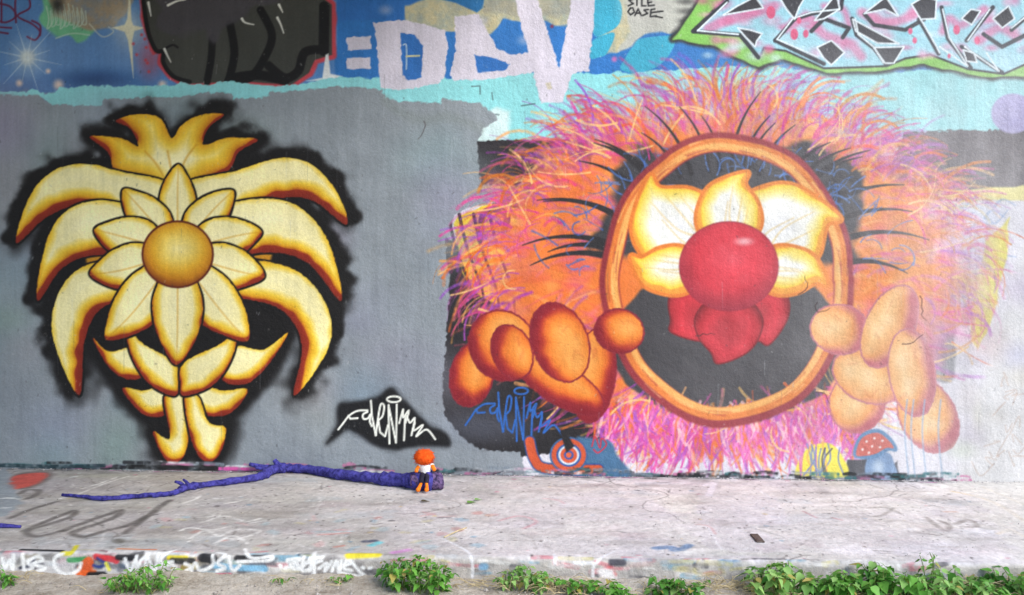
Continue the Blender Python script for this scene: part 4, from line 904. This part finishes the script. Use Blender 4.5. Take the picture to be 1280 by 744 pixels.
# plush tufts on the head
tv, tf = [], []
for k in range(420):
    z = random.uniform(-0.75, 1); th = random.uniform(0, 2*math.pi); r = math.sqrt(max(0, 1-z*z))
    nrm = Vector((r*math.cos(th), 0.85*r*math.sin(th), z)); p = hc+Vector((nrm.x*11.9*PX, nrm.y*11.9*PX, nrm.z*9.8*PX))
    side = nrm.orthogonal().normalized()*0.0016; tip = p+nrm*random.uniform(.005, .015)+Vector((random.uniform(-1, 1), random.uniform(-1, 1), -0.6))*0.005
    i = len(tv); tv += [p-side, p+side, tip, p+nrm.cross(side)*1.0]; tf += [(i, i+1, i+2), (i+1, i+3, i+2), (i+3, i, i+2)]
tu = link('plush_pile', mesh('plush_pile', tv, tf, M_or), hd); tag(tu, kind='stuff')
v_, f_ = lathe_blob(P2(532.5, 586.5), [(-6.5*PX, 4.5*PX), (-5*PX, 5.6*PX), (-1*PX, 6.2*PX), (3*PX, 7.2*PX), (5.5*PX, 7.4*PX), (7.5*PX, 5*PX), (8*PX, 2.5*PX)], (1, 0.7), 20, 0.04)
link('shirt', mesh('shirt', v_, f_, M_wt), doll)
for pts, rs in [([P2(525, 580.5), P2(522.5, 583, -.01), P2(521, 588, -.02)], (2.6, 2.3, 2.2)), ([P2(540, 579.5), P2(542, 582, -.01), P2(544.5, 586, -.02)], (2.6, 2.3, 2.2))]:
    v_, f_ = tube(smooth3([tuple(p) for p in pts], 4), list(np.interp(range(9), [0, 4, 7, 8], [rs[0]*PX, rs[1]*PX, rs[2]*PX*1.1, rs[2]*PX*0.6])), 10, 0.06)
    ar = link('arm', mesh('arm', v_, f_, M_of), doll)
    q = pts[0]; v_, f_ = tube([tuple(q+Vector((0, 0.002, 0.004))), tuple(q), tuple(pts[1]*0.4+q*0.6)], [2.4*PX, 3.2*PX, 3.1*PX], 10, 0.05)
    link('sleeve', mesh('sleeve', v_, f_, M_wt), ar)
for s_ in (-1, 1):
    pts = [P2(532+s_*2.5, 590, 0.0), P2(532+s_*3.2, 594, -.03), P2(531.5+s_*3.2, 600, -.045)]
    v_, f_ = tube(smooth3([tuple(p) for p in pts], 4), [3.3*PX]*5+[2.9*PX]*4, 10, 0.05); link('trouser_leg', mesh('trouser_leg', v_, f_, M_dk), doll)
    pts = [P2(531.5+s_*3.2, 599.5, -.045), P2(531+s_*4.2, 603, -.05), P2(530.5+s_*5, 606, -.065), P2(530+s_*5.6, 607, -.08)]
    v_, f_ = tube(smooth3([tuple(p) for p in pts], 4), list(np.interp(range(13), [0, 5, 10, 12], [1.9*PX, 2.1*PX, 2.8*PX, 1.4*PX])), 10, 0.05); link('foot', mesh('foot', v_, f_, M_of), doll)

# ================================================================== WEEDS ALONG THE LEDGE
def leaf_mat(name, c1, c2):
    m, t, b = nodes(name, 0.5)
    tc = t.nodes.new('ShaderNodeTexCoord'); oi = t.nodes.new('ShaderNodeObjectInfo')
    n = noise_node(t, 40, 3, 0.6, tc.outputs['Object'])
    ad = t.nodes.new('ShaderNodeMath'); ad.operation = 'MULTIPLY_ADD'; ad.inputs[1].default_value = 0.5
    t.links.new(n.outputs[0], ad.inputs[0]); 
    mu = t.nodes.new('ShaderNodeMath'); mu.operation = 'MULTIPLY'; mu.inputs[1].default_value = 0.6
    t.links.new(oi.outputs['Random'], mu.inputs[0]); t.links.new(mu.outputs[0], ad.inputs[2])
    r = ramp_node(t, ad.outputs[0], [(0.2, c1), (0.8, c2)]); t.links.new(r.outputs[0], b.inputs['Base Color'])
    tr = t.nodes.new('ShaderNodeBsdfTranslucent'); t.links.new(r.outputs[0], tr.inputs[0])
    mx = t.nodes.new('ShaderNodeMixShader'); mx.inputs[0].default_value = 0.3
    t.links.new(b.outputs[0], mx.inputs[1]); t.links.new(tr.outputs[0], mx.inputs[2]); t.links.new(mx.outputs[0], t.nodes['Material Output'].inputs[0])
    b.inputs['Specular IOR Level'].default_value = 0.35
    return m
M_lf = [leaf_mat('leaf_green', (62, 122, 38), (116, 176, 72)), leaf_mat('leaf_dark', (48, 104, 34), (92, 154, 58)), leaf_mat('leaf_pale', (98, 148, 66), (156, 196, 112)), leaf_mat('leaf_yellowed', (150, 144, 66), (186, 170, 96))]
M_stem = simple_mat('weed_stem', (96, 120, 60), (130, 140, 84), 50, 0.7, 0.3)
M_dry = simple_mat('dry_grass', (168, 150, 112), (206, 190, 152), 50, 0.9, 0.3)
def leaf_mesh(name, w, mat, toothed):
    rows = [(0, 0.0), (0.1, 0.62), (0.25, 1.0), (0.42, 0.92), (0.6, 0.68), (0.8, 0.36), (1.0, 0.0)]
    vs_, fs = [], []
    for i, (y, k) in enumerate(rows):
        z = -0.22*y*y; hw = w*k*(1.08 if (toothed and i % 2) else 0.92)
        vs_ += [(-hw, y-0.05*k, z+0.18*hw), (0, y, z-0.02), (hw, y-0.05*k, z+0.18*hw)]
    for i in range(len(rows)-1):
        a = i*3; fs += [(a, a+1, a+4, a+3), (a+1, a+2, a+5, a+4)]
    return mesh(name, vs_, fs, mat)
LEAVES = {('n', j): leaf_mesh('nettle_leaf', 0.36, M_lf[j], True) for j in range(4)}
LEAVES.update({('r', j): leaf_mesh('round_leaf', 0.46, M_lf[j], False) for j in range(4)})
LEAVES.update({('s', j): leaf_mesh('small_leaf', 0.28, M_lf[j], True) for j in range(4)})
from mathutils import Quaternion, Euler
def weed(label, u0, u1, vbase, vtop, n, size, kind, tint, group='weeds along the ledge', deep=0.12, name='weed_plant', toward=0.0, ragged=0.5):
    uc = (u0+u1)/2; base = gpt(uc, vbase); base.y = max(min(base.y, -DEP-0.05), -DEP-0.16)
    sc = (base.y+D)/F; W_ = (u1-u0)*sc; base.x = (uc-640)*sc; base.z = ground_z(base.x)
    H = (vbase-vtop)*sc*0.9
    o = empty(name, tuple(base)); tag(o, label, 'plant', group)
    n = int(n*1.35); size *= 1.18; ns = max(3, n//9); svs, sfs = [], []; cnt = 0; lv = []
    for s_ in range(ns):
        fx = (s_+0.5)/ns*2-1+random.uniform(-.5, .5)/ns*2; fy = random.uniform(-1, 1)
        hh = H*(1-0.45*abs(fx)**2.0)*random.uniform(1-ragged, 1.05)
        root = Vector((fx*W_*0.36, fy*deep*0.4, 0.0)); tip = Vector((fx*W_*0.46+random.uniform(-.02, .02), fy*deep*0.9-0.012, hh*0.92))
        mid = (root+tip)/2+Vector((random.uniform(-.01, .01), -0.01, 0.012))
        path = smooth3([tuple(root-Vector((0, 0, .012))), tuple(mid), tuple(tip)], 4)
        v_, f_ = tube(path, list(np.linspace(.0024, .0011, len(path))), 5); k0 = len(svs); svs += v_; sfs += [tuple(i+k0 for i in f) for f in f_]
        m_ = n//ns
        for q in range(m_):
            t_ = 0.22+0.78*(q+random.random())/m_; p = Vector(path[min(int(t_*(len(path)-1)+0.5), len(path)-1)])
            ang = q*2.4+random.uniform(-.5, .5)+s_
            lv.append((p, ang, size*random.uniform(.6, 1.2)*(1.1-0.35*t_), t_))
    st = link('stem', mesh('stem', svs, sfs, M_stem), o)
    for p, ang, sz, t_ in lv:
        q_ = random.random(); j = tint if q_ < 0.55 else 3 if q_ > 0.93 else random.randrange(3)
        c = link('leaf', LEAVES[(kind, j)], o)
        out = Vector((math.cos(ang), math.sin(ang), 0))
        c.location = p+out*0.006+Vector((0, 0, random.uniform(-.004, .004)))
        c.rotation_euler = Euler((random.uniform(-.75, .25), random.uniform(-.4, .4), ang-math.pi/2))
        c.scale = (sz*random.uniform(.75, 1.1), sz, sz*random.uniform(.6, 1.8))
    return o
weed('bushy green weed clump right of the white tag on the ledge front', 466, 570, 738, 684, 230, 0.030, 'n', 0, deep=0.10, ragged=0.35)
weed('low straggly weed with pale dry stalks, right of the bushy clump', 618, 692, 734, 700, 110, 0.026, 'n', 2, deep=0.08)
weed('small weed directly left of the red paint splash', 692, 750, 738, 714, 60, 0.026, 'r', 0, deep=0.07)
weed('small weed right under the red paint splash', 748, 796, 744, 722, 56, 0.026, 'r', 0, deep=0.07)
weed('low round leaved weed right of the red paint splash', 806, 872, 742, 712, 90, 0.028, 'r', 1, deep=0.08)
weed('tiny weed sprig hanging on the front edge by the blue dab', 866, 888, 722, 710, 14, 0.02, 'n', 0, deep=0.03)
weed('leafy nettle clump just right of the blue dabs, largest leaves', 930, 1012, 742, 696, 120, 0.042, 'n', 2, deep=0.10, ragged=0.3)
weed('leafy nettle clump in the middle of the long weed row', 1004, 1078, 744, 706, 110, 0.040, 'n', 0, deep=0.10, ragged=0.3)
weed('tall nettle clump under the grey scribble near the right', 1064, 1150, 744, 696, 150, 0.040, 'n', 0, deep=0.10, ragged=0.3)
weed('tangled weed clump below the pale right end of the ledge', 1146, 1226, 744, 702, 150, 0.034, 'n', 2, deep=0.10)
weed('rightmost tangled weed clump at the frame edge', 1216, 1330, 744, 704, 180, 0.034, 'n', 0, deep=0.12)
weed('lone leggy sprig rising above the nettles at the right', 1150, 1172, 736, 676, 20, 0.022, 'n', 2, deep=0.03, ragged=0.1)
weed('leftmost small grassy weed at the frame edge', -20, 28, 728, 708, 60, 0.024, 's', 0, deep=0.06)
weed('fern like weed in front of the painted left edge', 138, 216, 746, 706, 170, 0.026, 's', 0, deep=0.10, ragged=0.4)
weed('pair of tiny leaves under the white tag', 412, 440, 722, 710, 12, 0.022, 'r', 0, deep=0.03)
weed('tiny sprig on the bare dirt below the black dash', 346, 366, 726, 716, 12, 0.018, 's', 1, deep=0.03)

# dry grass, gravel and litter
def blades(name, label, spots, mat, rad):
    vs_, fs = [], []
    for (u, v, n, spread, ln) in spots:
        for k in range(n):
            p = gpt(u+random.gauss(0, spread), v+random.gauss(0, 3)); p.y = min(p.y, -DEP-0.02); p.z = ground_z(p.x)+0.004
            a = random.uniform(0, math.pi*2); l_ = ln*random.uniform(.4, 1.2); d = Vector((math.cos(a), math.sin(a)*0.6, 0))
            q = p+d*l_*0.5+Vector((0, 0, l_*random.uniform(.05, .35))); e = p+d*l_+Vector((0, 0, l_*random.uniform(0, .25)))
            if max(q.y, e.y) > -DEP-0.015: q.y = min(q.y, -DEP-.015); e.y = min(e.y, -DEP-.015)
            v_, f_ = tube(smooth3([tuple(p), tuple(q), tuple(e)], 3), [rad, rad, rad, rad, rad*.8, rad*.6, rad*.4], 4); k0 = len(vs_); vs_ += v_; fs += [tuple(i+k0 for i in f) for f in f_]
    o = link(name, mesh(name, vs_, fs, mat)); tag(o, label, 'dry grass', kind='stuff'); return o
blades('dry_grass', 'thin dry grass and stalks strewn along the ledge foot', [(640, 732, 60, 26, .10), (700, 738, 90, 24, .11), (580, 734, 24, 30, .07), (420, 728, 24, 14, .05), (350, 728, 18, 12, .06), (820, 742, 36, 40, .08), (910, 736, 60, 16, .11), (960, 744, 50, 24, .10), (1060, 744, 60, 40, .10), (1180, 740, 110, 34, .12), (1250, 738, 120, 30, .12), (160, 738, 30, 26, .06), (24, 722, 16, 10, .06)], M_dry, 0.0011)
pv, pf = [], []
for k in range(900):
    u = random.uniform(-30, 1310); v = random.uniform(722, 752); p = gpt(u, v)
    if p.y > -DEP-0.01: continue
    r = random.uniform(.0015, .005) if random.random() < .92 else random.uniform(.006, .011); k0 = len(pv)
    for d in [(1, 0, 0), (0, 1, 0), (-1, 0, 0), (0, -1, 0), (0, 0, .7), (0, 0, -.7)]:
        pv.append(p+Vector(d)*r*random.uniform(.7, 1.3))
    pf += [(k0, k0+1, k0+4), (k0+1, k0+2, k0+4), (k0+2, k0+3, k0+4), (k0+3, k0, k0+4), (k0+1, k0, k0+5), (k0+2, k0+1, k0+5), (k0+3, k0+2, k0+5), (k0, k0+3, k0+5)]
cv, cf = [], []
for k in range(1100):
    near = k < 650; u = random.uniform(-20, 1300); xx = (u-640)/PPM
    y_ = -random.random()**2*0.05-0.004 if near else -random.uniform(0.05, DEP-0.03)
    p = Vector((xx, y_, -SL*xx+0.001)); r = random.uniform(.0015, .006) if near else random.uniform(.001, .0035); k0 = len(cv)
    for d in [(1, 0, 0), (0, 1, 0), (-1, 0, 0), (0, -1, 0), (0, 0, .7), (0, 0, -.4)]: cv.append(p+Vector(d)*r*random.uniform(.6, 1.4))
    cf += [(k0, k0+1, k0+4), (k0+1, k0+2, k0+4), (k0+2, k0+3, k0+4), (k0+3, k0, k0+4), (k0+1, k0, k0+5), (k0+2, k0+1, k0+5), (k0+3, k0+2, k0+5), (k0, k0+3, k0+5)]
M_cr = simple_mat('paint_crumbs', (70, 66, 66), (206, 200, 198), 14, 0.9, 0.3)
tag(link('crumbs', mesh('crumbs', cv, cf, M_cr, False)), 'crumbs of paint and grit gathered along the wall foot', 'grit', kind='stuff')
M_st = simple_mat('pebble_stone', (110, 102, 94), (200, 194, 186), 8, 0.9, 0.3)
tag(link('gravel', mesh('gravel', pv, pf, M_st, False)), 'fine gravel and crumbs on the dirt below the ledge', 'gravel', kind='stuff')
# litter on the ledge
def ledge_leaf(u, v, sz, rot, mat, label, name='fallen_leaf'):
    p = lpt(u, v); o = link(name, leaf_mesh(name, 0.3, mat, False)); o.location = p+Vector((0, 0, .006)); o.rotation_euler = (0.1, 0.15, rot); o.scale = (sz, sz, sz); tag(o, label, 'leaf')
ledge_leaf(584, 630, 0.05, -0.9, M_lf[2], 'fallen green leaf lying on the bare ledge right of the doll')
ledge_leaf(593, 626, 0.035, -1.3, M_lf[0], 'smaller fallen green leaf beside the other on the ledge', )
M_brn = simple_mat('brown_leaf', (60, 52, 40), (92, 84, 60), 40, 0.9, 0.3)
ledge_leaf(526, 628, 0.04, -1.5, M_brn, 'dark curled leaf on the ledge below the doll')
a, b_ = lpt(555, 673), lpt(583, 661)
v_, f_ = tube(smooth3([tuple(a+Vector((0, 0, .004))), tuple((a+b_)/2+Vector((.004, 0, .008))), tuple(b_+Vector((0, 0, .004)))], 4), [.0026]*9, 6, .1)
tag(link('straw_stalk', mesh('straw_stalk', v_, f_, M_dry)), 'pale dry stalk lying slanted on the middle of the ledge', 'stalk')
M_rust = simple_mat('rusty_metal', (74, 62, 56), (110, 98, 90), 60, 0.7, 0.6)
p = lpt(946, 674); import bmesh
bm = bmesh.new(); bmesh.ops.create_cube(bm, size=1)
for v in bm.verts: v.co = (v.co.x*0.032+(0.004 if v.co.y > 0 else 0), v.co.y*0.11, v.co.z*0.006)
bmesh.ops.bevel(bm, geom=bm.edges, offset=.002, segments=1, affect='EDGES')
me = bpy.data.meshes.new('metal_plate'); bm.to_mesh(me); bm.free(); me.materials.append(M_rust)
o = link('metal_plate', me); o.location = p+Vector((0, 0, .004)); tag(o, 'small dark rusty plate set in the ledge', 'plate')
